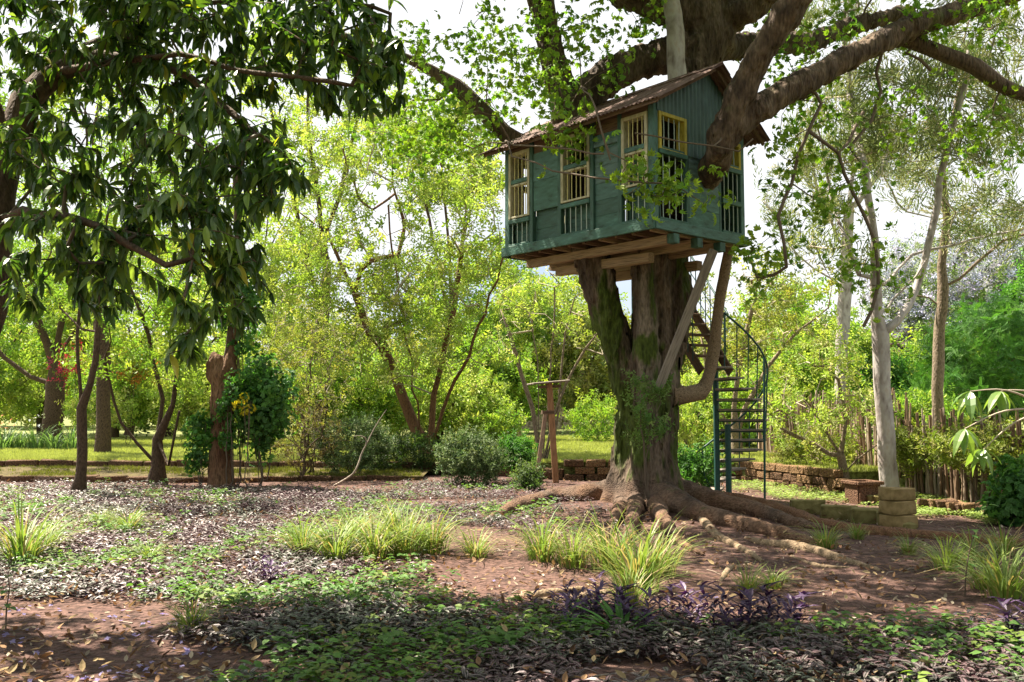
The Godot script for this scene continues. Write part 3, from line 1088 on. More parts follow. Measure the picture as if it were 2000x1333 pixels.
func make_far_buildings():
	# house with a tiled roof far behind the gum tree
	var p := at(1795, 705, 42)
	var h := thing("distant_house", "far house with dark tiled roof and pale wall behind the gum tree", "house", Vector3(p.x, 0.3, p.z))
	var b := MB.new()
	b.box(Vector3(0, 1.6, 0), Vector3(5.0, 3.4, 4.0), Basis.IDENTITY, 0.01)
	part("wall", b.mesh(), M.plaster, h)
	b = MB.new()
	b.box(Vector3(-2.25, 2.0, 2.1), Vector3(0.5, 4.2, 0.5), Basis.IDENTITY, 0.02)
	part("chimney", b.mesh(), M.stone, h)
	var rt := MB.new()
	rt.box(Vector3.ZERO, Vector3(0.42, 0.05, 0.36), Basis.from_euler(Vector3(0.06, 0, 0)), 0.01)
	var rm := rt.mesh()
	var roof := MB.new()
	roof.box(Vector3(0.3, 4.0, 1.1), Vector3(5.6, 0.1, 2.8), Basis.from_euler(Vector3(0.62, 0, 0)), 0.01)
	roof.box(Vector3(0.3, 4.0, -1.13), Vector3(5.6, 0.1, 2.8), Basis.from_euler(Vector3(-0.62, 0, 0)), 0.01)
	var rf_ := part("roof", roof.mesh(), M.tile, h)
	for r in 8:
		for c in 13:
			part("roof_tile", rm, M.tile, rf_, Transform3D(Basis.from_euler(Vector3(0.62, 0, 0)), Vector3(-2.3 + c * 0.43, 4.86 - r * 0.2, 0.02 + r * 0.285)))
	b = MB.new()
	b.box(Vector3(-0.9, 1.9, 2.02), Vector3(1.0, 1.2, 0.06))
	part("window", b.mesh(), M.glass_dark, h)
	# pale building glimpsed through the bushes in the middle
	p = at(1165, 800, 60)
	h = thing("distant_building", "long pale building glimpsed through bushes left of the big trunk", "building", Vector3(p.x, 0.3, p.z))
	b = MB.new()
	b.box(Vector3(0, 1.7, 0), Vector3(14, 3.4, 5), Basis.IDENTITY, 0.02)
	part("wall", b.mesh(), M.plaster, h)
	b = MB.new()
	b.box(Vector3(0, 3.6, 0), Vector3(14.8, 0.25, 5.8), Basis.IDENTITY, 0.02)
	part("roof", b.mesh(), M.tile, h)
	for k in 4:
		b = MB.new()
		b.box(Vector3(-5 + k * 3.3, 1.7, 2.5), Vector3(1.1, 1.2, 0.08))
		part("window", b.mesh(), M.glass_dark, h)
	# pale square pillar in the middle distance
	p = at(1010, 735, 38)
	h = thing("gate_pillar", "pale upright pillar seen among bare branches left of the bird table", "pillar", Vector3(p.x, 0.35, p.z))
	b = MB.new()
	b.box(Vector3(0, 1.35, 0), Vector3(0.38, 2.7, 0.38), Basis.IDENTITY, 0.02)
	part("shaft", b.mesh(), M.plaster, h)
	b = MB.new()
	b.box(Vector3(0, 2.76, 0), Vector3(0.5, 0.12, 0.5), Basis.IDENTITY, 0.02)
	part("cap", b.mesh(), M.plaster, h)


# ------------------------------------------------------------------ the tree house
const HL := 3.27
const HW := 2.2
func roof_y(z: float) -> float:          # underside line of the roof over the house's depth
	return 1.78 + (z + 0.25) * 0.56 if z < 1.25 else 2.62 - (z - 1.25) * 0.76

func hbox(parent: Node, called: String, m: Material, lo: Vector3, hi: Vector3, ch := 0.005, wonk := 0.0) -> MeshInstance3D:
	var s := hi - lo
	var b := MB.new()
	var bs := Basis.IDENTITY
	var size := s
	if s.y >= s.x and s.y >= s.z:
		bs = Basis(Vector3(0, 1, 0), Vector3(-1, 0, 0), Vector3(0, 0, 1))
		size = Vector3(s.y, s.x, s.z)
	elif s.z > s.x:
		bs = Basis(Vector3(0, 0, 1), Vector3(0, 1, 0), Vector3(-1, 0, 0))
		size = Vector3(s.z, s.y, s.x)
	var sh := rf(-8, 8)
	b.box(Vector3(sh, 0, 0), size, Basis.IDENTITY, ch)
	bs = bs * Basis.from_euler(Vector3(rf(-1, 1), rf(-1, 1), rf(-1, 1)) * wonk)
	return part(called, b.mesh(), m, parent, Transform3D(bs, (lo + hi) * 0.5 - bs * Vector3(sh, 0, 0)))

# box on a face: "L" long face (runs along x, outside is -z), "G" gable face (runs along z, outside is -x), "B" back, "E" far end
func fbox(face: String, parent: Node, called: String, m: Material, a0: float, a1: float, y0: float, y1: float, d0: float, d1: float, ch := 0.005, wonk := 0.0):
	match face:
		"L": return hbox(parent, called, m, Vector3(a0, y0, d0), Vector3(a1, y1, d1), ch, wonk)
		"G": return hbox(parent, called, m, Vector3(d0, y0, a0), Vector3(d1, y1, a1), ch, wonk)
		"B": return hbox(parent, called, m, Vector3(a0, y0, HW - d1), Vector3(a1, y1, HW - d0), ch, wonk)
		"E": return hbox(parent, called, m, Vector3(HL - d1, y0, a0), Vector3(HL - d0, y1, a1), ch, wonk)

func planks(face: String, parent: Node, a0: float, a1: float, ys: Array, d: float, mats: Array):
	for i in ys.size() - 1:
		fbox(face, parent, "plank", M["green%d" % mats[i % mats.size()]], a0 + rf(0, 0.004), a1 - rf(0, 0.004), ys[i] + 0.001, ys[i + 1] - 0.001, d + rf(-0.006, 0.006), d + 0.022, 0.004, 0.004)

func bars(face: String, parent: Node, m: Material, a0: float, a1: float, y0: float, y1: float, d: float, n: int):
	for i in n:
		var a := lerpf(a0, a1, (i + 0.7) / (n + 0.4))
		var b := MB.new()
		b.tube(PackedVector3Array([Vector3(0, y0, 0), Vector3(rf(-0.006, 0.006), (y0 + y1) / 2, rf(-0.004, 0.004)), Vector3(0, y1, 0)]), PackedFloat32Array([0.0085, 0.0085, 0.0085]), 6)
		var at_b := Vector3(a, 0, d)
		if face == "G": at_b = Vector3(d, 0, a)
		elif face == "B": at_b = Vector3(a, 0, HW - d)
		elif face == "E": at_b = Vector3(HL - d, 0, a)
		part("bar", b.mesh(), m, parent, Transform3D(Basis.IDENTITY, at_b))

# a barred opening: frame, a rail across, bars above and below it
func barred_window(face: String, house: Node3D, a0: float, a1: float, y0: float, y1: float, rail: float, frame: Material, bar_m: Material, n: int, two := true):
	var w := MB.new()
	var t := 0.055
	var fr := [[a0, a0 + t, y0, y1], [a1 - t, a1, y0, y1], [a0 + t, a1 - t, y1 - t, y1], [a0 + t, a1 - t, y0, y0 + t * 0.6]]
	for q in fr:
		var c := Vector3((q[0] + q[1]) / 2, (q[2] + q[3]) / 2, 0.062)
		var s := Vector3(q[1] - q[0], q[3] - q[2], 0.165)
		if face == "G":
			c = Vector3(c.z, c.y, c.x)
			s = Vector3(s.z, s.y, s.x)
		elif face == "B": c.z = HW - c.z
		elif face == "E":
			c = Vector3(HL - c.z, c.y, c.x)
			s = Vector3(s.z, s.y, s.x)
		w.box(c, s, Basis.IDENTITY, 0.005)
	var o := part("window", w.mesh(), frame, house)
	fbox(face, o, "rail", M.green1, a0 + t, a1 - t, rail - 0.035, rail + 0.035, -0.012, 0.05)
	if two: fbox(face, o, "sill_board", frame, a0 + t, a1 - t, rail - 0.075, rail - 0.039, 0.0, 0.09)
	bars(face, o, bar_m, a0 + t, a1 - t, rail + 0.03, y1 - t + 0.005, 0.02, n)
	bars(face, o, bar_m, a0 + t, a1 - t, y0 + 0.01, rail - 0.03, 0.02, n)

func balustrade(face: String, house: Node3D, a0: float, a1: float, y0: float, y1: float, n: int):
	var h := Node3D.new()
	h.name = "balustrade"
	house.add_child(h, true)
	fbox(face, h, "top_rail", M.green0, a0, a1, y1 - 0.07, y1, -0.03, 0.07)
	fbox(face, h, "bottom_rail", M.green0, a0, a1, y0 - 0.035, y0, -0.02, 0.05)
	bars(face, h, M.bar_pale, a0, a1, y0 - 0.01, y1 - 0.06, 0.01, n)

var house_x := Transform3D()
func make_house():
	var c := at(1279, 447, 12.93)
	var l := at(985, 505, 15.4)
	var u := Vector3(l.x - c.x, 0, l.z - c.z).normalized()
	var w := Vector3(-u.z, 0, u.x)          # along the gable face, to the right and away
	if w.x < 0: w = -w
	house_x = Transform3D(Basis(u, UP, w), c)
	var h := thing("tree_house", "green plank tree house with barred yellow windows and rusty roof in the big tree", "tree house", c)
	h.transform = house_x
	# floor: bearers, joists, boards
	for z: float in [0.45, 1.0, 1.56]:
		hbox(h, "bearer", M.timber, Vector3(0.10, -0.15, z - 0.06), Vector3(HL - 0.1, -0.02, z + 0.06), 0.006, 0.006)
		hbox(h, "bearer_end", M.green2, Vector3(-0.035, -0.155, z - 0.065), Vector3(0.097, -0.012, z + 0.065), 0.006)
	for z in [0.75, 1.95]:
		hbox(h, "cross_beam", M.timber, Vector3(0.7, -0.31, z - 0.07), Vector3(2.75, -0.16, z + 0.07), 0.008, 0.01)
	for i in 10:
		var x := 0.12 + i * 0.335
		hbox(h, "joist", M.timber_dark if i % 3 else M.timber, Vector3(x - 0.03, -0.012, 0.05), Vector3(x + 0.03, 0.10, HW - 0.05), 0.004, 0.004)
	for i in 16:
		var z := 0.04 + i * 0.1335
		hbox(h, "floor_board", M.timber_dark if i % 2 else M.timber, Vector3(0.04, 0.105, z), Vector3(HL - 0.04, 0.13, z + 0.125), 0.003, 0.002)
	# the deep painted edge beams
	fbox("L", h, "edge_beam", M.green0, -0.03, HL + 0.03, 0.0, 0.155, -0.055, 0.0, 0.006)
	fbox("G", h, "edge_beam", M.green1, -0.02, HW + 0.02, 0.0, 0.15, -0.05, 0.0, 0.006)
	fbox("B", h, "edge_beam", M.green2, 0.0, HL, 0.0, 0.15, -0.05, 0.0, 0.006)
	fbox("E", h, "edge_beam", M.green2, 0.0, HW, 0.0, 0.15, -0.08, -0.03, 0.006)
	# posts
	for q in [[0.0, 0.0], [HL - 0.11, 0.0], [0.0, HW - 0.10], [HL - 0.11, HW - 0.10]]:
		hbox(h, "post", M.green1, Vector3(q[0], 0.13, q[1]), Vector3(q[0] + 0.11, roof_y(q[1]) - 0.02, q[1] + 0.10), 0.008)
	for x in [0.615, 1.19, 1.90, 2.56]:
		fbox("L", h, "stud", M.green2, x, x + 0.075, 0.13, 1.83, -0.012, 0.075, 0.006)
	for z in [0.74, 1.53]:
		fbox("G", h, "stud", M.green2, z, z + 0.06, 0.13, 1.2, 0.0, 0.07, 0.006)
	# long face: three barred openings, boards between
	var sp := [[0.112, 0.612], [1.268, 1.898], [2.638, 3.156]]
	for i in 3:
		var a0: float = sp[i][0]
		var a1: float = sp[i][1]
		barred_window("L", h, a0, a1, 0.68 if i < 2 else 0.62, 1.74, 1.24, M.cream, M.bar_yellow, 4 if i != 1 else 5)
		balustrade("L", h, a0, a1, 0.19, 0.66 if i < 2 else 0.60, 4 if i != 1 else 5)
		planks("L", h, a0 - 0.08, a1 + 0.08, [0.135, 0.38, 0.62], 0.16, [2, 0])
		fbox("L", h, "fascia_board", M.timber_dark, a0, a1, 1.745, 1.86, 0.0, 0.03)
	planks("L", h, 0.69, 1.19, [0.135, 0.36, 0.60, 0.86, 1.12, 1.38, 1.62], 0.03, [0, 2, 1, 3, 3, 1])
	planks("L", h, 1.975, 2.56, [0.135, 0.37, 0.70], 0.075, [2, 2])
	planks("L", h, 1.975, 2.56, [0.66, 1.15, 1.62], 0.0, [0, 1])
	fbox("L", h, "fascia_board", M.timber_dark, 0.69, 1.19, 1.62, 1.86, 0.03, 0.055)
	fbox("L", h, "fascia_board", M.timber_dark, 1.975, 2.56, 1.62, 1.86, 0.02, 0.045)
	fbox("L", h, "batten", M.green3, 0.69, 1.19, 1.42, 1.50, 0.0, 0.03, 0.004, 0.03)
	# gable face
	barred_window("G", h, 0.105, 0.74, 1.17, 1.74, 1.20, M.yellow, M.bar_pale, 4, false)
	balustrade("G", h, 0.105, 0.74, 0.69, 1.19, 4)
	balustrade("G", h, 0.105, 0.74, 0.19, 0.68, 4)
	planks("G", h, 0.105, 0.74, [0.135, 0.5, 0.86, 1.15], 0.55, [2, 2, 0])
	planks("G", h, 0.80, 1.53, [0.135, 0.42, 0.68, 0.94, 1.2], 0.004, [0, 1, 3, 3])
	barred_window("G", h, 1.595, 2.095, 1.19, 1.62, 1.22, M.yellow, M.bar_pale, 3, false)
	balustrade("G", h, 1.595, 2.095, 0.69, 1.2, 4)
	balustrade("G", h, 1.595, 2.095, 0.19, 0.68, 4)
	planks("G", h, 1.595, 2.095, [0.135, 0.5, 0.9, 1.15], 0.4, [2, 0, 2])
	# corrugated sheets over the gable
	var spans := [[0.06, 0.76, 1.74], [0.76, 1.18, 1.19], [1.18, 1.60, 1.19], [1.60, 2.14, 1.62]]
	for q in spans: part("gable_sheet", corrugated_wall(q[0], q[1], q[2], -0.012), M.green_sheet, h)
	for q in spans: part("gable_sheet", corrugated_wall(q[0], q[1], 1.6, HL + 0.01), M.green_sheet, h)
	# back and far end, seen from within and through the openings
	planks("B", h, 0.11, 0.5, [0.135, 0.5, 0.9, 1.3, 1.84], 0.0, [2, 0])
	planks("B", h, 0.5, 1.5, [0.135, 0.4, 0.66], 0.0, [2, 0])
	planks("B", h, 1.5, 2.2, [0.135, 0.5, 0.9, 1.3, 1.84], 0.0, [2, 0])
	planks("B", h, 2.2, 3.1, [0.135, 0.4, 0.66], 0.0, [2, 0])
	planks("E", h, 0.1, 0.25, [0.135, 0.66, 1.2, 1.84], 0.0, [2, 0])
	planks("E", h, 0.25, 1.35, [0.135, 0.4, 0.6], 0.0, [2, 0])
	planks("E", h, 1.35, 2.1, [0.135, 0.5, 0.9, 1.3, 1.84], 0.0, [2, 0])
	barred_window("E", h, 0.25, 1.35, 0.62, 1.72, 1.24, M.cream, M.bar_yellow, 6)
	barred_window("B", h, 0.52, 1.48, 0.68, 1.78, 1.24, M.cream, M.bar_yellow, 6)
	barred_window("B", h, 2.22, 3.08, 0.68, 1.78, 1.24, M.cream, M.bar_yellow, 6)
	# roof: rafters, purlins, corrugated sheets
	for i in 5:
		var x := -0.18 + i * 0.88
		for s in 2:
			var z0 := -0.22 if s == 0 else 1.27
			var z1 := 1.24 if s == 0 else 2.48
			var p := Vector3(x, roof_y(z0) - 0.035, z0)
			var q := Vector3(x, roof_y(z1) - 0.035, z1)
			var b := MB.new()
			b.box(Vector3.ZERO, Vector3(p.distance_to(q), 0.055, 0.04), Basis.IDENTITY, 0.004)
			var dx := (q - p).normalized()
			part("rafter", b.mesh(), M.timber_dark, h, Transform3D(Basis(dx, Vector3(1, 0, 0).cross(dx) * -1.0, Vector3(-1, 0, 0)).orthonormalized(), (p + q) / 2))
	hbox(h, "eave_board", M.timber_dark, Vector3(-0.26, roof_y(-0.2) - 0.075, -0.225), Vector3(HL + 0.3, roof_y(-0.2) - 0.005, -0.20), 0.004)
	for s in 2:
		for i in 6:
			var x0 := -0.32 + i * 0.655
			part("roof_sheet", corrugated_roof(x0, x0 + 0.70, s, 0.006 * (i % 2)), M.rust, h)
	var rc := MB.new()
	rc.box(Vector3(HL / 2, 2.585, 1.345), Vector3(HL + 0.62, 0.012, 0.26), Basis.from_euler(Vector3(0.65, 0, 0)), 0.003)
	rc.box(Vector3(HL / 2, 2.60, 1.155), Vector3(HL + 0.62, 0.012, 0.26), Basis.from_euler(Vector3(-0.51, 0, 0)), 0.003)
	part("ridge_cap", rc.mesh(), M.rust, h)

func corrugated_wall(z0: float, z1: float, y0: float, x: float) -> ArrayMesh:
	var m := MB.new()
	var n := int((z1 - z0) / 0.0095)
	for i in n:
		var za := lerpf(z0, z1, float(i) / n)
		var zb := lerpf(z0, z1, float(i + 1) / n)
		var xa := x + 0.010 * sin(za * TAU / 0.09)
		var xb := x + 0.010 * sin(zb * TAU / 0.09)
		var ya := roof_y(za) - 0.012
		var yb := roof_y(zb) - 0.012
		m.quad(Vector3(xa, y0, za), Vector3(xa, ya, za), Vector3(xb, yb, zb), Vector3(xb, y0, zb))
		m.quad(Vector3(xa + 0.003, y0, za), Vector3(xb + 0.003, y0, zb), Vector3(xb + 0.003, yb, zb), Vector3(xa + 0.003, ya, za))
	return m.mesh()

func corrugated_roof(x0: float, x1: float, side: int, lift: float) -> ArrayMesh:
	var m := MB.new()
	var n := int((x1 - x0) / 0.0095)
	var z0 := -0.29 + rf(-0.03, 0.03) if side == 0 else 1.25
	var z1 := 1.25 if side == 0 else 2.52 + rf(-0.03, 0.03)
	for i in n:
		var xa := lerpf(x0, x1, float(i) / n)
		var xb := lerpf(x0, x1, float(i + 1) / n)
		var ha := 0.010 * sin(xa * TAU / 0.076) + lift + 0.012
		var hb := 0.010 * sin(xb * TAU / 0.076) + lift + 0.012
		var q0 := Vector3(xa, roof_y(z0) + ha, z0)
		var q1 := Vector3(xa, roof_y(z1) + ha, z1)
		var q2 := Vector3(xb, roof_y(z1) + hb, z1)
		var q3 := Vector3(xb, roof_y(z0) + hb, z0)
		var t := Vector3(0, -0.003, 0)
		m.quad(q0, q1, q2, q3)
		m.quad(q0 + t, q3 + t, q2 + t, q1 + t)
		m.quad(q0, q3, q3 + t, q0 + t)
		m.quad(q1, q1 + t, q2 + t, q2)
	return m.mesh()


# ------------------------------------------------------------------ spiral stairs
func make_stairs():
	var c := on(gnd(1402, 985))
	var s := thing("spiral_staircase", "green iron spiral staircase with wooden treads rising to the tree house", "staircase", c)
	var tube_part := func(called: String, pts: Array, r: float, m: Material, sides: int):
		var b := MB.new()
		var p := PackedVector3Array(pts)
		var rr := PackedFloat32Array()
		for i in p.size(): rr.append(r)
		b.tube(p, rr, sides)
		part(called, b.mesh(), m, s)
	tube_part.call("pole", [Vector3(0, -0.2, 0), Vector3(0, 1.5, 0), Vector3(0, 2.95, 0)], 0.05, M.iron_green, 14)
	tube_part.call("newel_post", [Vector3(0.17, -0.2, 0.10), Vector3(0.17, 1.30, 0.10)], 0.05, M.iron_green, 12)
	var rise := 0.172
	var n := 13
	var R0 := 0.84
	var rail := []
	var ang := func(i: float) -> float: return deg_to_rad(-78.0 + 14.2 * i)
	for i in n:
		var a: float = ang.call(i)
		var d := Vector3(cos(a), 0, sin(a))
		var y := rise * (i + 1)
		var b := MB.new()
		b.box(Vector3((0.06 + R0) / 2, 0, 0), Vector3(R0 - 0.06, 0.034, 0.21), Basis.IDENTITY, 0.006)
		# winder treads: wider at the outer end
		for k in b.v.size():
			var w := lerpf(0.55, 1.25, clampf(b.v[k].x / R0, 0, 1))
			b.v[k].z *= w
		var bs := Basis(d, UP, d.cross(UP))
		var t := part("tread", b.mesh(), M.timber_grey, s, Transform3D(bs, UP * y))
		b = MB.new()
		b.box(Vector3(0.42, -0.03, 0), Vector3(0.8, 0.022, 0.03), Basis.IDENTITY, 0.003)
		part("bracket", b.mesh(), M.iron_green, t)
		var foot := d * (R0 - 0.02) + UP * (y - 0.03)
		var top := d * (R0 + 0.02) + UP * (y + 0.88)
		if i == 8: foot.y = -0.15
		tube_part.call("baluster", [foot, top], 0.011 if i != 8 else 0.02, M.iron_green, 6)
	for i in 40:
		var t := -1.2 + (n + 0.2) * i / 39.0
		var a: float = ang.call(t)
		rail.append(Vector3(cos(a), 0, sin(a)) * (R0 + 0.02) + UP * (rise * (t + 1) + 0.88))
	# diagonal lower rail down to the newel
	tube_part.call("lower_rail", [rail[0], rail[0] + Vector3(0.03, -0.5, 0.05), Vector3(cos(-1.4), 0.05, sin(-1.4)) * R0], 0.014, M.iron_green, 6)
	# upper straight flight up behind the trunk
	var p0 := Vector3(-0.12, rise * n + 0.05, 0.30)
	var p1 := at(1272, 505, 16.9) - c
	p1.y = house_x.origin.y + 0.1 - c.y
	var dir := (p1 - p0).normalized()
	var flat := Vector3(dir.x, 0, dir.z).normalized()
	var side := flat.cross(UP)
	rail.append(p0 + side * 0.36 + UP * 0.9)
	rail.append(p1 + side * 0.36 + UP * 0.95)
	tube_part.call("handrail", rail, 0.018, M.iron_green, 8)
	tube_part.call("handrail", [p0 - side * 0.36 + UP * 0.9, p1 - side * 0.36 + UP * 0.95], 0.016, M.iron_green, 8)
	for sg in [-1, 1]:
		var b := MB.new()
		var bs := Basis(dir, side.cross(dir) * -1.0, side).orthonormalized()
		b.box(Vector3.ZERO, Vector3(p0.distance_to(p1) + 0.3, 0.17, 0.04), Basis.IDENTITY, 0.006)
		part("stringer", b.mesh(), M.timber_dark, s, Transform3D(bs, (p0 + p1) / 2 + side * 0.32 * sg))
		for k in [0.3, 0.6]: tube_part.call("mid_rail", [p0 + side * 0.36 * sg + UP * k, p1 + side * 0.36 * sg + UP * k], 0.010, M.iron_green, 6)
		for i in 13:
			var q: Vector3 = p0.lerp(p1, (i + 0.5) / 13.0) + side * 0.36 * sg
			tube_part.call("baluster", [q, q + UP * 0.92], 0.010, M.iron_green, 6)
	for i in 10:
		var q := p0.lerp(p1, (i + 0.6) / 10.0)
		var b := MB.new()
		b.box(Vector3.ZERO, Vector3(0.62, 0.035, 0.22), Basis.IDENTITY, 0.005)
		part("tread", b.mesh(), M.timber_dark, s, Transform3D(Basis(side, UP, side.cross(UP)), q + UP * 0.05))
	# landing under the house edge and its support pole
	var b := MB.new()
	b.box(Vector3.ZERO, Vector3(1.1, 0.05, 0.9), Basis.IDENTITY, 0.006)
	part("landing", b.mesh(), M.timber_dark, s, Transform3D(Basis(flat, UP, flat.cross(UP)), p1 + flat * 0.4))
	tube_part.call("support_pole", [p1 + flat * 0.55 - UP * 4.4, p1 + flat * 0.55], 0.045, M.iron_green, 8)


# ------------------------------------------------------------------ the big tree that carries the house
func trunk_tone(p: Vector3, nn: Vector3) -> Color:
	var n1 := ridges.get_noise_3d(p.x * 0.5, p.y * 0.1, p.z * 0.5)
	var n2 := patchy.get_noise_3d(p.x * 3.0, p.y * 1.6, p.z * 3.0)
	var c := Color(0.085, 0.062, 0.046).lerp(Color(0.20, 0.158, 0.124), clampf(0.45 + n1 * 1.3, 0, 1))
	for q in [[2.08, 2.6, 0.10, 1.6], [2.27, 2.2, 0.09, 0.9], [2.58, 2.1, 0.07, 0.5], [1.5, 3.2, 0.12, 0.9]]:   # pale streaks of old bark
		var d := pow((p.x - q[0]) / q[2], 2) + pow((p.y - q[1]) / q[3], 2)
		c = c.lerp(Color(0.34, 0.30, 0.25), clampf(1.3 - d + n2 * 1.2, 0, 1) * 0.7)
	c = c.lerp(Color(0.33, 0.20, 0.12), clampf((0.55 - p.y) * 2.0 + n2, 0, 1) * 0.6)                                # reddish earth rubbed on the roots
	for q in [[1.52, 2.3, 0.26, 1.25], [2.22, 3.75, 0.13, 0.5], [2.72, 3.3, 0.22, 1.2], [2.45, 1.5, 0.24, 0.9], [2.1, 2.55, 0.17, 0.2], [1.75, 1.2, 0.2, 0.8], [2.0, 0.9, 0.12, 0.5], [2.55, 0.9, 0.2, 0.6], [3.2, 6.0, 0.8, 0.7], [3.9, 6.3, 0.6, 0.4]]:   # moss cushions
		var d := pow((p.x - q[0]) / q[2], 2) + pow((p.y - q[1]) / q[3], 2)
		c = c.lerp(Color(0.075, 0.115, 0.018) * (1.0 + 0.5 * n2), smoothstep(0.3, 0.75, 0.85 - d * 0.55 + n2 * 1.5 + ridges.get_noise_3d(p.x * 1.2, p.y * 0.25, p.z * 1.2) * 0.9))
	return c

func limb_tone(p: Vector3, nn: Vector3) -> Color:
	var n1 := ridges.get_noise_3d(p.x * 0.6, p.y * 0.6, p.z * 0.6)
	var n2 := patchy.get_noise_3d(p.x * 3.0, p.y * 3.0, p.z * 3.0)
	var c := Color(0.085, 0.06, 0.045).lerp(Color(0.21, 0.16, 0.12), clampf(0.45 + n1 * 1.2, 0, 1))
	return c.lerp(Color(0.12, 0.15, 0.04), smoothstep(0.25, 0.6, n2 + nn.y * 0.18))

var big_stems := [
	[[1265, 960, 15.1], [1270, 700, 15.1], [1290, 470, 15.1], [1330, 300, 15.2], [1348, 150, 15.3], [1385, 60, 15.3], [1420, -60, 15.4], [1450, -250, 15.5], [1440, -480, 15.5]],
	[[1240, 850, 15.0], [1195, 650, 14.95], [1158, 480, 14.9], [1135, 380, 15.2], [1115, 235, 15.4], [1088, 150, 15.5], [1070, 70, 15.5], [1055, -20, 15.5], [1030, -180, 15.5]],
	[[1115, 235, 15.4], [1150, 180, 15.4], [1200, 140, 15.4], [1260, 118, 15.4], [1330, 100, 15.3]],
	[[1385, 60, 15.3], [1300, 22, 15.2], [1220, -10, 15.0], [1100, -80, 14.6], [900, -140, 14.0], [650, -200, 13.5]],
	[[1330, 400, 14.9], [1400, 330, 13.3], [1408, 262, 12.95], [1440, 190, 12.8], [1478, 110, 12.6], [1535, 30, 12.3], [1610, -70, 12.0], [1700, -260, 11.5]],
	[[1408, 262, 12.95], [1480, 212, 13.0], [1560, 165, 13.2], [1660, 110, 13.5], [1780, 52, 13.8], [1925, 5, 14.2], [2120, -70, 14.6]],
	[[1385, 60, 15.3], [1440, 90, 16.0], [1500, 82, 16.4], [1580, 84, 16.8], [1660, 50, 17.2], [1780, 20, 17.6], [1950, -60, 18.0]],
	[[1385, 60, 15.3], [1460, 30, 15.0], [1540, -20, 14.6], [1680, -120, 14.0]],
	[[1660, 112, 13.5], [1730, 72, 13.9], [1790, 85, 14.0], [1850, 108, 14.0], [1905, 130, 14.0], [1955, 165, 14.0], [2030, 190, 14.0], [2200, 200, 14.0]],
	[[1120, 300, 15.6], [1010, 276, 15.8], [950, 225, 15.8], [890, 168, 15.8], [845, 140, 15.8], [760, 100, 15.6], [640, 60, 15.4]],
	[[1070, 70, 15.5], [980, 60, 15.2], [880, 90, 15.0], [800, 130, 14.8]],
	[[1060, 0, 15.5], [930, 30, 15.0], [800, 10, 14.6]],
]

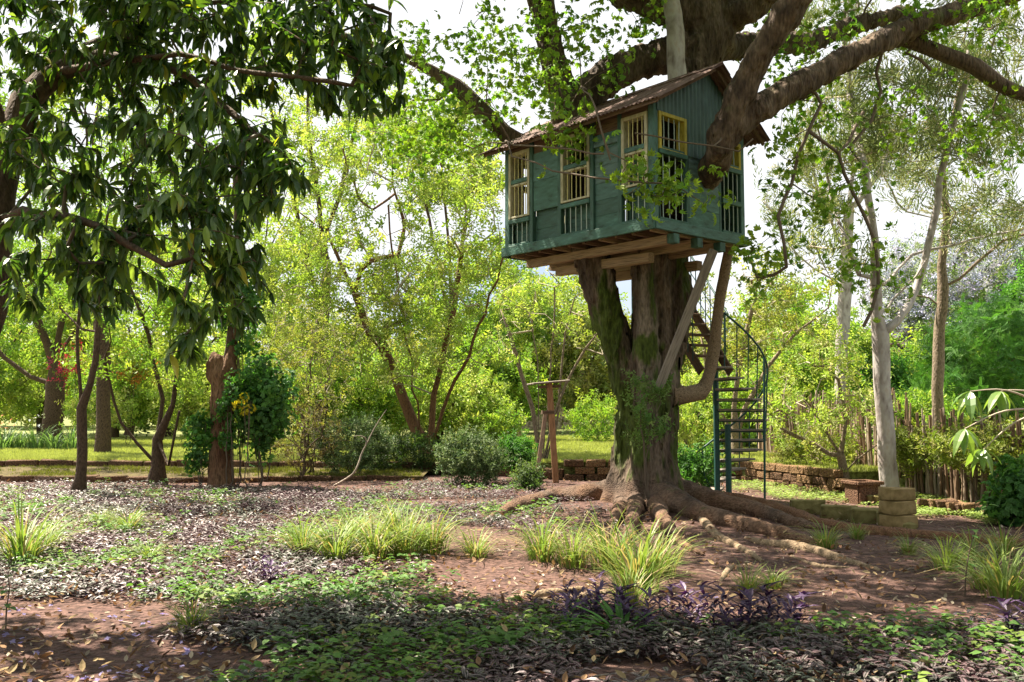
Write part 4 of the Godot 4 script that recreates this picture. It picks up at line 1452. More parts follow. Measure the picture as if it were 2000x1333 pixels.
func make_big_tree():
	var base := on(gnd(1262, 995))
	var t := thing("big_tree", "huge old spreading tree with fused mossy trunk and long surface roots", "tree", base)
	var b := []
	chain(b, [[1262, 990, 15.0, 52], [1265, 900, 15.05, 42], [1265, 800, 15.1, 38], [1272, 650, 15.15, 40], [1290, 540, 15.2, 34]])
	chain(b, [[1232, 985, 14.9, 44], [1240, 900, 14.95, 31], [1240, 800, 14.95, 29], [1225, 735, 14.95, 29], [1200, 660, 14.95, 30], [1172, 570, 14.9, 32], [1152, 480, 14.9, 40], [1138, 380, 15.2, 42], [1118, 240, 15.4, 42]])
	chain(b, [[1255, 970, 14.65, 40], [1258, 900, 14.62, 27], [1264, 800, 14.62, 24], [1262, 700, 14.6, 24], [1262, 600, 14.6, 23], [1257, 520, 14.6, 22], [1252, 455, 14.55, 24]])
	chain(b, [[1296, 970, 14.8, 42], [1296, 880, 14.9, 26], [1300, 780, 14.9, 25], [1312, 680, 14.95, 28], [1322, 580, 15.0, 31], [1314, 500, 15.0, 30], [1318, 400, 15.1, 40]])
	chain(b, [[1278, 960, 14.7, 36], [1280, 860, 14.7, 22], [1286, 740, 14.75, 20], [1290, 620, 14.75, 22], [1282, 500, 14.75, 26], [1290, 440, 14.9, 36]])
	chain(b, [[1215, 985, 15.0, 44], [1220, 900, 15.0, 22], [1215, 820, 15.0, 18]])
	chain(b, [[1300, 470, 15.1, 50], [1330, 300, 15.2, 48], [1347, 150, 15.3, 38], [1390, 70, 15.3, 46], [1425, -60, 15.4, 44], [1450, -250, 15.5, 36], [1440, -480, 15.5, 34]])
	chain(b, [[1115, 238, 15.4, 40], [1150, 182, 15.4, 36], [1200, 142, 15.4, 33], [1260, 120, 15.4, 32], [1335, 100, 15.3, 36]])
	chain(b, [[1120, 250, 15.4, 34], [1088, 150, 15.5, 26], [1070, 70, 15.5, 23], [1055, -20, 15.5, 22], [1030, -180, 15.5, 16]])
	chain(b, [[1390, 40, 15.3, 44], [1300, 14, 15.2, 34], [1220, -16, 15.0, 30], [1100, -80, 14.6, 28], [900, -140, 14.0, 20]])
	chain(b, [[1392, 90, 15.3, 30], [1440, 92, 16.0, 24], [1500, 82, 16.4, 22], [1580, 84, 16.8, 20], [1660, 52, 17.2, 17], [1780, 20, 17.6, 12]])
	chain(b, [[1400, 40, 15.3, 36], [1460, 20, 15.0, 27], [1540, -40, 14.6, 24], [1680, -120, 14.0, 22]])
	# root flares, fused with the trunk
	root_chain(b, [[1215, 985, 0.26], [1150, 990, 0.19], [1085, 985, 0.16], [1010, 1002, 0.13], [950, 1018, 0.05]])
	root_chain(b, [[1245, 985, 0.20], [1240, 1012, 0.12], [1230, 1045, 0.075], [1214, 1090, 0.02]], 0.6)
	root_chain(b, [[1222, 988, 0.17], [1206, 1018, 0.09], [1188, 1048, 0.05], [1160, 1075, 0.015]], 0.5)
	root_chain(b, [[1272, 990, 0.22], [1296, 1028, 0.10], [1335, 1066, 0.055], [1390, 1092, 0.015]], 0.35)
	root_chain(b, [[1310, 990, 0.28], [1395, 1002, 0.18], [1470, 1010, 0.14], [1560, 1032, 0.09], [1620, 1040, 0.04]])
	root_chain(b, [[1300, 1003, 0.26], [1370, 1020, 0.16], [1450, 1034, 0.12], [1530, 1052, 0.10], [1600, 1068, 0.05]])
	var whole := solid(b, 0.04, 0.018, 0.085, trunk_tone)
	var low := MB.new()                     # the spreading roots at its foot: same surface, bark without the trunk's upright grain
	low.colored = true
	low.v = whole.v
	low.n = whole.n
	low.c = whole.c
	low.uv = whole.uv
	var high := PackedInt32Array()
	for i in range(0, whole.ix.size(), 3):
		var p := whole.v[whole.ix[i]]
		var far := Vector2(p.x - base.x, p.z - base.z).length()
		if p.y < 0.75 - 0.5 * clampf(1.1 - far, 0.0, 0.6) + 0.1 * patchy.get_noise_3d(p.x * 3, p.y * 3, p.z * 3): low.ix.append_array(whole.ix.slice(i, i + 3))
		else: high.append_array(whole.ix.slice(i, i + 3))
	whole.ix = high
	part("trunk", whole.mesh(base), M.bark, t)
	part("root_flare", low.mesh(base), M.bark_root, t)
	b = []
	chain(b, [[1330, 400, 14.9, 40], [1404, 314, 13.3, 24], [1412, 262, 12.95, 27], [1444, 190, 12.8, 26], [1482, 110, 12.6, 26], [1535, 30, 12.3, 28], [1610, -70, 12.0, 28], [1700, -260, 11.5, 20]])
	chain(b, [[1398, 304, 13.0, 15], [1408, 288, 12.95, 20], [1432, 253, 12.95, 23], [1482, 212, 13.0, 26], [1560, 167, 13.2, 25], [1660, 112, 13.5, 23], [1780, 53, 13.8, 23], [1925, 5, 14.2, 20], [2120, -70, 14.6, 16]])
	part("limb", solid(b, 0.034, 0.026, 0.055, limb_tone).mesh(base), M.bark, t)
	for q in [[[1650, 118, 13.5, 15], [1735, 72, 13.9, 15], [1790, 85, 14.0, 15], [1850, 108, 14.0, 16], [1905, 130, 14.0, 16], [1955, 165, 14.0, 15], [2030, 190, 14.0, 14], [2200, 200, 14.0, 10]],
			[[1120, 300, 15.6, 20], [1010, 276, 15.8, 19], [950, 225, 15.8, 17], [890, 168, 15.8, 15], [845, 140, 15.8, 12], [760, 100, 15.6, 9], [640, 60, 15.4, 5]]]:
		var m := MB.new()
		m.colored = true
		m.tint = Color(0.14, 0.105, 0.075)
		smooth_tube(m, limb_pts(q), limb_rad(q), 0.2, 10, 0.06, 0.006)
		part("limb", m.mesh(base), M.bark, t)
	# the bent limb whose grey top props the house
	var e := MB.new()
	var el := [[1312, 772, 14.85, 24], [1345, 771, 14.9, 16], [1370, 766, 14.95, 17], [1383, 738, 15.0, 12], [1394, 690, 15.0, 13], [1403, 610, 14.9, 10.5], [1416, 530, 14.7, 10.5], [1427, 470, 14.5, 9]]
	smooth_tube(e, limb_pts(el), limb_rad(el), 0.12, 10, 0.05, 0.004)
	part("bent_limb", e.mesh(base), M.root_pale, t)
	# pale stem rising behind the roof
	e = MB.new()
	el = [[1325, 220, 14.75, 20], [1321, 120, 14.75, 19], [1319, 60, 14.8, 19], [1310, 0, 14.9, 17], [1290, -60, 15.0, 12]]
	smooth_tube(e, limb_pts(el), limb_rad(el), 0.2, 10, 0.05, 0.003)
	part("pale_stem", e.mesh(base), M.bark_pale, t)
	# long thin roots over the ground
	for q in [[[1340, 1000, 0.09], [1375, 1025, 0.07], [1405, 1052, 0.055], [1445, 1072, 0.05], [1490, 1098, 0.025]], [[1400, 992, 0.14], [1500, 1002, 0.12], [1600, 1030, 0.10], [1700, 1045, 0.09], [1850, 1053, 0.085], [2030, 1068, 0.07]],
			[[1455, 1052, 0.02], [1490, 1064, 0.06], [1560, 1074, 0.07], [1640, 1097, 0.06], [1720, 1118, 0.02]], [[1406, 1136, 0.012], [1414, 1124, 0.03], [1424, 1110, 0.035], [1442, 1103, 0.012]], [[985, 1172, 0.012], [1025, 1165, 0.04], [1080, 1160, 0.06], [1140, 1150, 0.03]], [[1040, 1178, 0.04], [1120, 1172, 0.05], [1200, 1150, 0.02]],
			[[1470, 1000, 0.10], [1550, 1015, 0.07], [1590, 1035, 0.03]], [[1520, 1078, 0.01], [1600, 1108, 0.03], [1660, 1112, 0.015]]]:
		var m := MB.new()
		var p := PackedVector3Array()
		var r := PackedFloat32Array()
		for k in q:
			p.append(on(gnd(k[0], k[1])) + UP * (k[2] * 0.35 - 0.012))
			r.append(k[2])
		smooth_tube(m, p, r, 0.12, 9, 0.07, 0.008)
		part("root", m.mesh(base), M.root_pale if q[0][2] < 0.1 else M.bark_red, t)
	# twigs and palmate leaves
	var st := []
	for s in big_stems:
		var p := PackedVector3Array()
		for q in s: p.append(at(q[0], q[1], q[2]))
		st.append(p)
	for s in [[[1150, 180, 15.4], [1135, 170, 13.6], [1165, 210, 12.6], [1180, 270, 12.5], [1195, 312, 12.5]], [[1165, 210, 12.6], [1190, 300, 12.4], [1250, 330, 12.2]], [[1010, 276, 15.8], [990, 280, 14.2], [1080, 290, 13.2], [1180, 300, 12.6]],
			[[990, 280, 14.2], [1000, 305, 13.8], [1080, 330, 13.0], [1200, 352, 12.3], [1300, 360, 12.0]], [[1408, 262, 12.95], [1395, 285, 12.4], [1330, 275, 12.2], [1240, 262, 12.2]], [[1395, 285, 12.4], [1440, 300, 12.3], [1470, 270, 12.3]],
			[[1560, 167, 13.2], [1590, 180, 13.2], [1605, 200, 13.2], [1590, 235, 13.2], [1580, 260, 13.2], [1560, 300, 13.2], [1545, 360, 13.2]], [[1580, 260, 13.2], [1640, 300, 13.2], [1690, 220, 13.4]], [[1640, 300, 13.2], [1650, 340, 13.3], [1710, 470, 13.4], [1715, 560, 13.4], [1690, 640, 13.4]],
			[[1730, 72, 13.9], [1710, 145, 13.9], [1720, 180, 13.9], [1700, 240, 13.9], [1660, 290, 13.9]], [[1790, 85, 14.0], [1770, 105, 14.0], [1800, 115, 14.0], [1818, 138, 14.0]], [[1545, 360, 13.2], [1520, 420, 13.0], [1540, 520, 13.0], [1480, 545, 13.5]]]:
		var p := PackedVector3Array()
		for q in s: p.append(at(q[0], q[1], q[2]))
		st.append(p)
	var tips := PackedVector3Array()
	for q in [[900, 190, 15, 130, 120, 1.5, 46], [1010, 120, 15, 110, 110, 1.5, 34], [1130, 120, 14.2, 110, 110, 1.0, 22], [1110, 250, 13.5, 60, 50, 0.6, 10], [800, 250, 15, 90, 80, 1.5, 26], [1230, 30, 15, 120, 40, 1.0, 14], [1250, 350, 12.1, 90, 40, 0.25, 9], [1350, 390, 12.0, 60, 30, 0.2, 5],
			[1560, 90, 15.5, 110, 60, 1.2, 26], [1560, 330, 13.2, 70, 90, 0.8, 11], [1560, 230, 14, 60, 50, 0.8, 10], [1650, 400, 13.4, 110, 130, 0.8, 13], [1720, 540, 13.4, 60, 80, 0.6, 6], [1850, 60, 14.2, 140, 60, 1.0, 16], [1930, 280, 14.2, 70, 80, 0.8, 12], [1800, 230, 14.2, 90, 60, 0.8, 10], [1490, 520, 13.6, 60, 60, 0.6, 8],
			[1450, -500, 15, 700, 330, 4.0, 230], [900, -330, 13.5, 420, 220, 3.5, 130], [1250, -260, 12.5, 420, 150, 2.5, 120], [1000, -230, 12.3, 330, 150, 1.8, 110], [1900, -330, 14, 350, 220, 3.5, 70], [1700, -700, 10.5, 500, 250, 3.0, 60]]:
		tips.append_array(blob(q[0], q[1], q[2], q[3], q[4], q[5], q[6], 0.6))
	var g := grow(st, tips, 0.28, 0.2, 0.0055, 0.3, 0.06)
	var keep := MB.new()
	var sk := Node3D.new()
	# the stems before the thin ones are already solid: draw only what grows from them
	skin_branches(g, st, 12, base, t, M.twig)
	leaves(g, base, t, S.palm, M.leaf, 5, 0.34, 0.63, [Color(0.20, 0.34, 0.04), Color(0.28, 0.40, 0.05), Color(0.15, 0.28, 0.04), Color(0.24, 0.36, 0.04)], 0.1, "foliage", 9.0)
	sk.free()

func skin_branches(g: Dictionary, st: Array, solid_count: int, base: Vector3, parent: Node, m: Material):
	var pos: PackedVector3Array = g.pos
	var par: PackedInt32Array = g.par
	var rad: PackedFloat32Array = g.rad
	var cut := 0
	for k in solid_count: cut += spline(st[k], 0.28).size() - (1 if k > 0 else 0)
	var main := PackedInt32Array()
	main.resize(pos.size())
	main.fill(-1)
	for i in range(cut, pos.size()):
		var p := par[i]
		if p >= cut and (main[p] < 0 or rad[i] > rad[main[p]]): main[p] = i
	var br := MB.new()
	for i in range(cut, pos.size()):
		var p := par[i]
		if p >= cut and main[p] == i: continue
		var pts := PackedVector3Array([pos[p]])
		var rr := PackedFloat32Array([minf(rad[i] * 1.2, 0.015 if pos[i].z > -14.3 and pos[i].x < 3.5 else 0.03)])
		var k := i
		while k >= 0:
			pts.append(pos[k])
			rr.append(minf(rad[k], 0.013 if pos[k].z > -14.3 and pos[k].x < 3.5 else 0.026))
			k = main[k]
		br.tube(pts, rr, 7 if rr[0] > 0.02 else 4, true, 0.0)
	part("branches", br.mesh(base), m, parent).set_meta("kind", "stuff")


# ------------------------------------------------------------------ the near mango tree at the left
func make_mango():
	var st := []
	for s in [[[-120, 1211, 7.0], [-70, 800, 7.0], [-16, 560, 7.0], [-4, 420, 7.05], [25, 270, 7.3], [90, 150, 7.5], [170, 105, 7.7], [330, 20, 8.0], [480, -70, 9.2], [620, -130, 9.6]], [[25, 270, 7.3], [-50, 120, 7.3], [-120, -60, 7.5]], [[-4, 430, 7.05], [80, 415, 6.6], [200, 445, 6.3], [330, 520, 6.0]],
			[[90, 150, 7.5], [300, 110, 7.0], [500, 140, 6.7], [690, 165, 6.6]], [[170, 105, 7.7], [330, 130, 7.2], [450, 220, 6.8], [560, 330, 6.6]], [[330, 20, 8.0], [560, -10, 7.6], [760, 20, 7.4]], [[-50, 120, 7.3], [60, -200, 7.0], [250, -420, 6.5]]]:
		var p := PackedVector3Array()
		for q in s: p.append(at(q[0], q[1], q[2]))
		st.append(p)
	var base: Vector3 = st[0][0]
	base.y = gh(base.x, base.z) - 0.05
	st[0][0] = base
	var tips := PackedVector3Array()
	for q in [[120, 60, 7.2, 190, 120, 0.9, 137], [400, 70, 7.2, 200, 110, 0.9, 137], [650, 90, 7.2, 130, 110, 0.7, 79], [740, 130, 7.0, 60, 90, 0.5, 28], [140, 300, 6.8, 170, 110, 0.7, 57], [400, 290, 6.6, 150, 110, 0.7, 74], [530, 350, 6.5, 60, 100, 0.4, 28], [330, 430, 6.3, 120, 60, 0.5, 32], [130, 470, 6.4, 130, 50, 0.5, 29],
			[430, 470, 6.2, 70, 70, 0.4, 22], [350, 640, 5.9, 45, 60, 0.2, 13], [30, 560, 6.2, 40, 60, 0.3, 9], [420, -150, 7.6, 480, 90, 1.3, 127], [200, -480, 6.6, 450, 200, 1.6, 102], [700, -260, 7.4, 260, 120, 1.2, 57], [330, -130, 9.2, 360, 90, 1.1, 330], [640, -150, 8.9, 190, 80, 0.9, 130], [60, -80, 8.8, 160, 80, 0.8, 60], [820, -220, 8.9, 170, 80, 0.9, 150], [470, 560, 6.6, 60, 90, 0.4, 19], [230, 560, 6.6, 120, 60, 0.5, 21], [330, 250, 8.0, 330, 190, 0.8, 57], [-330, -120, 8.3, 230, 120, 1.0, 120]]:
		tips.append_array(blob(q[0], q[1], q[2], q[3], q[4], q[5], q[6], 0.6))
	var t := thing("mango_tree", "dark leafy mango tree hanging its long glossy leaves over the left foreground", "tree", base)
	var g := grow(st, tips, 0.22, 0.22, 0.005, 0.16, 0.16)
	skin(g, base, t, M.bark_dark, M.twig, 0.05)
	var pos: PackedVector3Array = g.pos
	var par: PackedInt32Array = g.par
	var all := []
	for e in g.ends:
		var tw := (pos[e] - pos[maxi(par[e], 0)]).normalized()
		var n := rg.randi_range(10, 17) if cam_view(pos[e]).y > -60 else rg.randi_range(24, 36)
		var a0 := rf(0, TAU)
		var back := pos[maxi(par[e], 0)]
		for k in n:
			var a := a0 + k * 2.4
			var t_along := rf(0.0, 0.2) if k < 4 else rf(0.1, 1.9)
			var d := (Vector3(cos(a), 0, sin(a)) * rf(0.35, 1.0) + tw * rf(0.1, 0.6) - UP * rf(-0.1, 1.15)).normalized()
			var up := (Vector3(cos(a) * -d.y, 0, sin(a) * -d.y) + UP * maxf(0.2, 1.0 - absf(d.y)) + rv() * 0.45).normalized()
			var x := d.cross(up).normalized()
			var ln := rf(0.07, 0.165)
			var xf := Transform3D(Basis(x, d, x.cross(d)) * Basis.from_scale(Vector3(ln, ln, ln)), pos[e].lerp(back, t_along) + rv() * 0.01)
			var c := cam_view(xf.origin + d * ln * 0.5)
			var seen := ln / maxf(c.z, 0.3) if c.x > -20 and c.x < 2020 and c.y > -20 and c.y < 1350 and c.z > 0.5 else 0.0
			all.append([-seen + rf(0, 0.004), xf, rg.randi() % 5, rf(0, 1)])
	all.sort_custom(func(p, q): return p[0] < q[0])
	var xs := [[], [], [], [], []]
	var cs := [PackedColorArray(), PackedColorArray(), PackedColorArray(), PackedColorArray(), PackedColorArray()]
	var tones := [Color(0.085, 0.15, 0.035), Color(0.06, 0.12, 0.03), Color(0.045, 0.10, 0.03), Color(0.17, 0.27, 0.045), Color(0.34, 0.34, 0.03)]
	var lone := []
	for i in 5:
		var m := StandardMaterial3D.new()
		m.albedo_color = lin(tones[i].r * 0.78, tones[i].g * 0.78, tones[i].b * 0.78)
		m.roughness = 0.38
		m.metallic_specular = 0.5
		m.cull_mode = BaseMaterial3D.CULL_DISABLED
		m.backlight_enabled = true
		m.backlight = lin(0.24 if i < 4 else 0.4, 0.36 if i < 4 else 0.34, 0.03)
		lone.append(m)
	var rest := []
	var rc := PackedColorArray()
	for i in all.size():
		var q: Array = all[i]
		var ti := 2 if q[3] < 0.3 else (1 if q[3] < 0.62 else (0 if q[3] < 0.80 else (3 if q[3] < 0.985 else 4)))
		var xf: Transform3D = q[1]
		xf.origin -= base
		if i < 300: part("leaf", S["mango%d" % q[2]], lone[ti], t, xf)
		else:
			xs[q[2]].append(xf)
			cs[q[2]].append(tones[ti] * rf(0.75, 1.35))
	# the rest of the leaves as one part: the five shapes take turns in one mesh pair
	var allx := []
	for i in 5:
		allx.append_array(xs[i])
		rc.append_array(cs[i])
	scatter("foliage", S.mango1, M.leaf_mango, allx, rc, t)

func cam_view(p: Vector3) -> Vector3:    # photograph place and distance of a point, to sort leaves by their size
	var q := (p - eye).rotated(Vector3.RIGHT, -pitch)
	if q.z > -0.05: return Vector3(-999, -999, -1)
	return Vector3(1000.0 + q.x / -q.z * F, 666.5 - q.y / -q.z * F, -q.z)


# ------------------------------------------------------------------ other trees
const LIME := [Color(0.40, 0.47, 0.12), Color(0.33, 0.42, 0.10), Color(0.46, 0.48, 0.17), Color(0.24, 0.33, 0.08)]
const MID := [Color(0.22, 0.35, 0.07), Color(0.28, 0.40, 0.07), Color(0.17, 0.28, 0.06), Color(0.37, 0.45, 0.09)]
const DEEP := [Color(0.08, 0.20, 0.05), Color(0.11, 0.26, 0.06), Color(0.06, 0.15, 0.04), Color(0.14, 0.30, 0.06)]
const GUM := [Color(0.20, 0.25, 0.10), Color(0.25, 0.29, 0.12), Color(0.15, 0.19, 0.08), Color(0.30, 0.30, 0.15)]
const LILAC := [Color(0.42, 0.42, 0.62), Color(0.48, 0.47, 0.66), Color(0.28, 0.34, 0.20), Color(0.22, 0.30, 0.10)]
const OLIVE := [Color(0.26, 0.28, 0.09), Color(0.33, 0.32, 0.11), Color(0.20, 0.24, 0.08), Color(0.36, 0.36, 0.10)]

func make_trees():
	tree("lime_green_tree", "bright lime green tree with several leaning brown stems beyond the path", "tree",
		[[[835, 885, 26], [812, 790, 26], [800, 700, 26], [775, 560, 26], [760, 400, 26]], [[835, 885, 26], [850, 770, 26], [885, 610, 25.5], [905, 450, 25.5]], [[838, 880, 26], [880, 770, 25.5], [935, 640, 25], [985, 500, 24.5]], [[830, 880, 26], [770, 730, 26.5], [700, 600, 27], [640, 450, 27]]],
		[[690, 560, 26, 130, 120, 2.4, 110], [860, 560, 25.5, 140, 100, 2.2, 110], [610, 430, 26.5, 110, 120, 2.2, 70], [770, 350, 26, 170, 120, 2.2, 90], [930, 420, 25, 100, 130, 1.8, 70], [790, 690, 25.5, 190, 70, 2.0, 100], [690, 250, 26, 130, 90, 2, 40], [560, 620, 26, 70, 110, 1.6, 60]],
		{"foot": 0.3, "rb": 0.24, "bark": M.bark_red, "twig": M.twig_grey, "tones": LIME, "each": 11, "spread": 0.36, "step": 0.4, "size": 1.1, "r0": 0.009, "jit": 0.3, "bare": 0.56, "shell": 0.85})
	tree("forked_tree", "slim dark tree forking low at the far left of the undergrowth", "tree",
		[[[150, 965, 17.4], [158, 880, 17.4], [160, 800, 17.4], [155, 700, 17.4], [152, 600, 17.4], [158, 480, 17.4], [165, 330, 17.4], [170, 180, 17.4]], [[162, 815, 17.4], [178, 750, 17.3], [190, 650, 17.2], [197, 540, 17.2], [215, 400, 17]], [[188, 665, 17.2], [160, 640, 17.3], [120, 600, 17.6]]],
		[[170, 260, 17, 120, 120, 1.4, 30], [260, 330, 17, 80, 80, 1, 16], [120, 560, 17.6, 60, 40, 0.6, 8], [230, 520, 17, 60, 60, 0.6, 8]],
		{"rb": 0.17, "tones": MID, "each": 6, "spread": 0.35, "r0": 0.005, "size": 0.9})
	tree("multi_stem_tree", "stout short tree with several dark stems left of the climber clad trunk", "tree",
		[[[305, 945, 19.8], [308, 860, 19.8], [315, 780, 19.8], [300, 700, 19.8], [275, 620, 19.6], [245, 540, 19.5]], [[318, 850, 19.8], [338, 790, 19.6], [350, 700, 19.5], [370, 600, 19.3]], [[303, 930, 19.8], [270, 870, 19.6], [235, 825, 19.5], [200, 700, 19.4]], [[312, 880, 19.8], [332, 910, 19.3], [350, 800, 19.2]]],
		[[260, 560, 19.5, 110, 90, 1.3, 30], [370, 560, 19.4, 80, 100, 1.0, 24], [210, 680, 19.5, 60, 70, 0.8, 12], [340, 700, 19.2, 60, 50, 0.7, 10]],
		{"rb": 0.24, "tones": MID, "each": 6, "spread": 0.35, "bark": M.bark_dark})
	tree("far_dark_tree", "dark trunked spreading tree behind the lily bed at far left", "tree",
		[[[105, 790, 36], [108, 720, 36], [112, 660, 36], [128, 560, 36], [135, 430, 36]], [[104, 760, 36], [60, 735, 36], [10, 700, 36], [-40, 640, 36]], [[108, 715, 36], [70, 620, 36], [40, 560, 36], [0, 480, 36]], [[112, 700, 36], [150, 640, 36], [190, 590, 36]]],
		[[60, 560, 36, 140, 90, 3, 60], [160, 520, 36, 110, 110, 3, 50], [-40, 620, 36, 90, 80, 2, 20], [40, 420, 36, 150, 100, 3, 50]],
		{"foot": 0.3, "rb": 0.45, "tones": MID, "each": 8, "spread": 0.7, "size": 1.3, "step": 0.7, "r0": 0.012})
	tree("bare_branched_tree", "many stemmed pale tree with thin bare branches behind the bird table", "tree",
		[[[1058, 915, 22], [1050, 830, 22], [1052, 740, 22], [1040, 640, 22], [1045, 570, 22]], [[1060, 915, 22], [1080, 810, 22], [1120, 720, 22], [1165, 650, 22], [1200, 600, 22]], [[1056, 915, 22], [1040, 800, 22], [1010, 700, 22], [985, 620, 22]], [[1066, 912, 22], [1090, 800, 22], [1100, 690, 22], [1120, 580, 22]], [[1062, 915, 21.7], [1070, 760, 21.8], [1080, 650, 21.8], [1085, 560, 21.8]]],
		[[1060, 590, 22, 110, 70, 1.5, 60], [1160, 630, 22, 60, 80, 1.2, 44], [1000, 640, 22, 50, 70, 1.0, 30]],
		{"foot": 0.1, "rb": 0.12, "bark": M.bark_grey, "twig": M.twig_pale, "tones": LIME, "each": 2, "spread": 0.3, "step": 0.4, "size": 0.8})
	tree("pale_gum_tree", "tall smooth pale grey gum tree standing before the reed fence", "tree",
		[[[1742, 978, 16.5], [1735, 900, 16.5], [1728, 800, 16.5], [1722, 700, 16.5], [1717, 610, 16.5], [1712, 540, 16.5], [1708, 470, 16.5], [1690, 330, 16.5], [1660, 180, 17.4], [1650, 20, 17.5]], [[1714, 575, 16.5], [1680, 535, 16.5], [1655, 480, 16.4], [1625, 380, 17], [1600, 250, 16.9]],
			[[1722, 640, 16.5], [1755, 625, 16.4], [1790, 570, 17.1], [1803, 510, 17.0], [1830, 400, 16.9], [1845, 300, 16.8], [1890, 150, 16.6]], [[1722, 615, 16.4], [1745, 585, 17.0], [1790, 540, 16.9], [1808, 505, 16.9]], [[1718, 570, 16.5], [1750, 530, 17.4], [1785, 500, 17.5], [1900, 470, 17.8], [2000, 450, 18]]],
		[[1640, 260, 17.2, 90, 110, 1.3, 34], [1740, 240, 17.3, 110, 120, 1.4, 40], [1860, 260, 17, 120, 110, 1.3, 40], [1960, 180, 17.5, 80, 160, 1.3, 34], [1800, 80, 17.5, 200, 80, 1.5, 44], [1640, 470, 17, 60, 90, 0.9, 18], [1930, 450, 17.6, 80, 60, 0.9, 14], [1740, -150, 17.5, 260, 120, 2, 50]],
		{"rb": 0.175, "bark": M.bark_pale, "twig": M.twig_pale, "leaf": "gum", "lmat": M.leaf_dull, "tones": GUM, "each": 6, "bare": 0.15, "spread": 0.32, "hang": 1.0, "wob": 0.03})
	tree("slender_gum_tree", "slender darker gum tree right of the pale gum tree", "tree",
		[[[1830, 955, 19.5], [1832, 850, 19.5], [1834, 720, 19.5], [1838, 600, 19.5], [1842, 520, 19.5], [1848, 430, 19.5], [1842, 330, 19.5], [1870, 200, 19.6], [1890, 40, 19.7]], [[1840, 570, 19.5], [1875, 545, 19.4], [1910, 510, 19.3], [1960, 470, 19.2], [2030, 450, 19]], [[1840, 590, 19.5], [1815, 580, 19.6], [1790, 575, 19.7]]],
		[[1900, 120, 19.6, 120, 120, 1.4, 34], [1980, 330, 19, 60, 120, 1.0, 22], [1960, 450, 19.2, 80, 40, 0.8, 14], [1830, 330, 19.5, 70, 80, 1, 14]],
		{"rb": 0.15, "bark": M.bark_grey, "twig": M.twig_grey, "leaf": "gum", "lmat": M.leaf_dull, "tones": GUM, "each": 5, "bare": 0.15, "spread": 0.35, "hang": 1.0})
	tree("tall_gum_tree", "tall thin gum tree with drooping foliage far behind the right of the house", "tree",
		[[[1640, 880, 30], [1650, 600, 30], [1665, 300, 30], [1660, 120, 30], [1655, -60, 30]], [[1655, 500, 30], [1600, 380, 30], [1580, 250, 30]], [[1660, 420, 30], [1740, 300, 30], [1780, 180, 30]], [[1652, 560, 30], [1560, 500, 30], [1520, 430, 30]]],
		[[1640, 300, 30, 110, 130, 2.5, 44], [1750, 260, 30, 90, 120, 2.2, 36], [1560, 400, 30, 70, 90, 2, 26], [1650, 60, 30, 120, 100, 2.5, 34], [1850, 320, 31, 120, 120, 2.5, 44]],
		{"foot": 0.4, "rb": 0.26, "bark": M.bark_pale, "twig": M.twig_grey, "leaf": "gum", "lmat": M.leaf_dull, "tones": GUM, "each": 9, "bare": 0.25, "spread": 0.5, "size": 1.4, "hang": 1.0, "step": 0.6, "r0": 0.008})
	tree("jacaranda_tree", "lilac blossoming jacaranda tree beyond the fence at the right", "tree",
		[[[1900, 840, 40], [1895, 720, 40], [1880, 600, 40], [1860, 500, 40]], [[1897, 740, 40], [1960, 620, 40], [2000, 520, 40]], [[1890, 690, 40], [1800, 600, 40], [1760, 540, 40]]],
		[[1860, 540, 40, 150, 70, 3, 70], [1970, 520, 40, 110, 90, 3, 60], [1780, 600, 40, 70, 50, 2, 30], [1900, 620, 39, 120, 50, 2, 40]],
		{"foot": 0.3, "rb": 0.4, "twig": M.twig_grey, "leaf": "bush", "lmat": M.leaf_dull, "tones": LILAC, "each": 14, "spread": 0.8, "size": 2.6, "step": 0.8, "r0": 0.012})
	tree("feathery_green_tree", "deep green feathery leaved tree beyond the fence at the right edge", "tree",
		[[[1945, 860, 27], [1945, 770, 27], [1940, 680, 27], [1930, 620, 27]], [[1945, 790, 27], [1990, 700, 27], [2010, 640, 27]], [[1943, 800, 27], [1900, 720, 27], [1870, 670, 27]]],
		[[1930, 690, 27, 100, 70, 1.8, 60], [1990, 740, 27, 70, 80, 1.6, 40], [1870, 740, 27, 70, 60, 1.4, 34], [1960, 620, 27, 70, 40, 1.4, 24]],
		{"foot": 0.3, "rb": 0.2, "leaf": "feather", "tones": DEEP, "each": 8, "spread": 0.45, "size": 1.1, "step": 0.5})
	tree("twisted_tree", "small twisted pale tree with bare twigs at the end of the stone wall", "tree",
		[[[1655, 968, 17.8], [1648, 925, 17.8], [1640, 890, 17.8], [1620, 850, 17.8], [1570, 780, 17.8]], [[1648, 930, 17.8], [1675, 900, 17.7], [1700, 880, 17.6], [1720, 865, 17.6]], [[1640, 890, 17.8], [1650, 820, 17.8], [1640, 740, 17.8]], [[1645, 905, 17.8], [1590, 870, 17.9], [1530, 840, 18]]],
		[[1600, 760, 17.9, 90, 80, 1.0, 60], [1540, 820, 18, 60, 50, 0.8, 24], [1690, 800, 17.6, 60, 60, 0.8, 26], [1650, 690, 17.9, 70, 50, 0.8, 24]],
		{"rb": 0.11, "bark": M.bark_grey, "twig": M.twig_pale, "tones": LIME, "each": 3, "spread": 0.25, "size": 0.75, "step": 0.3})
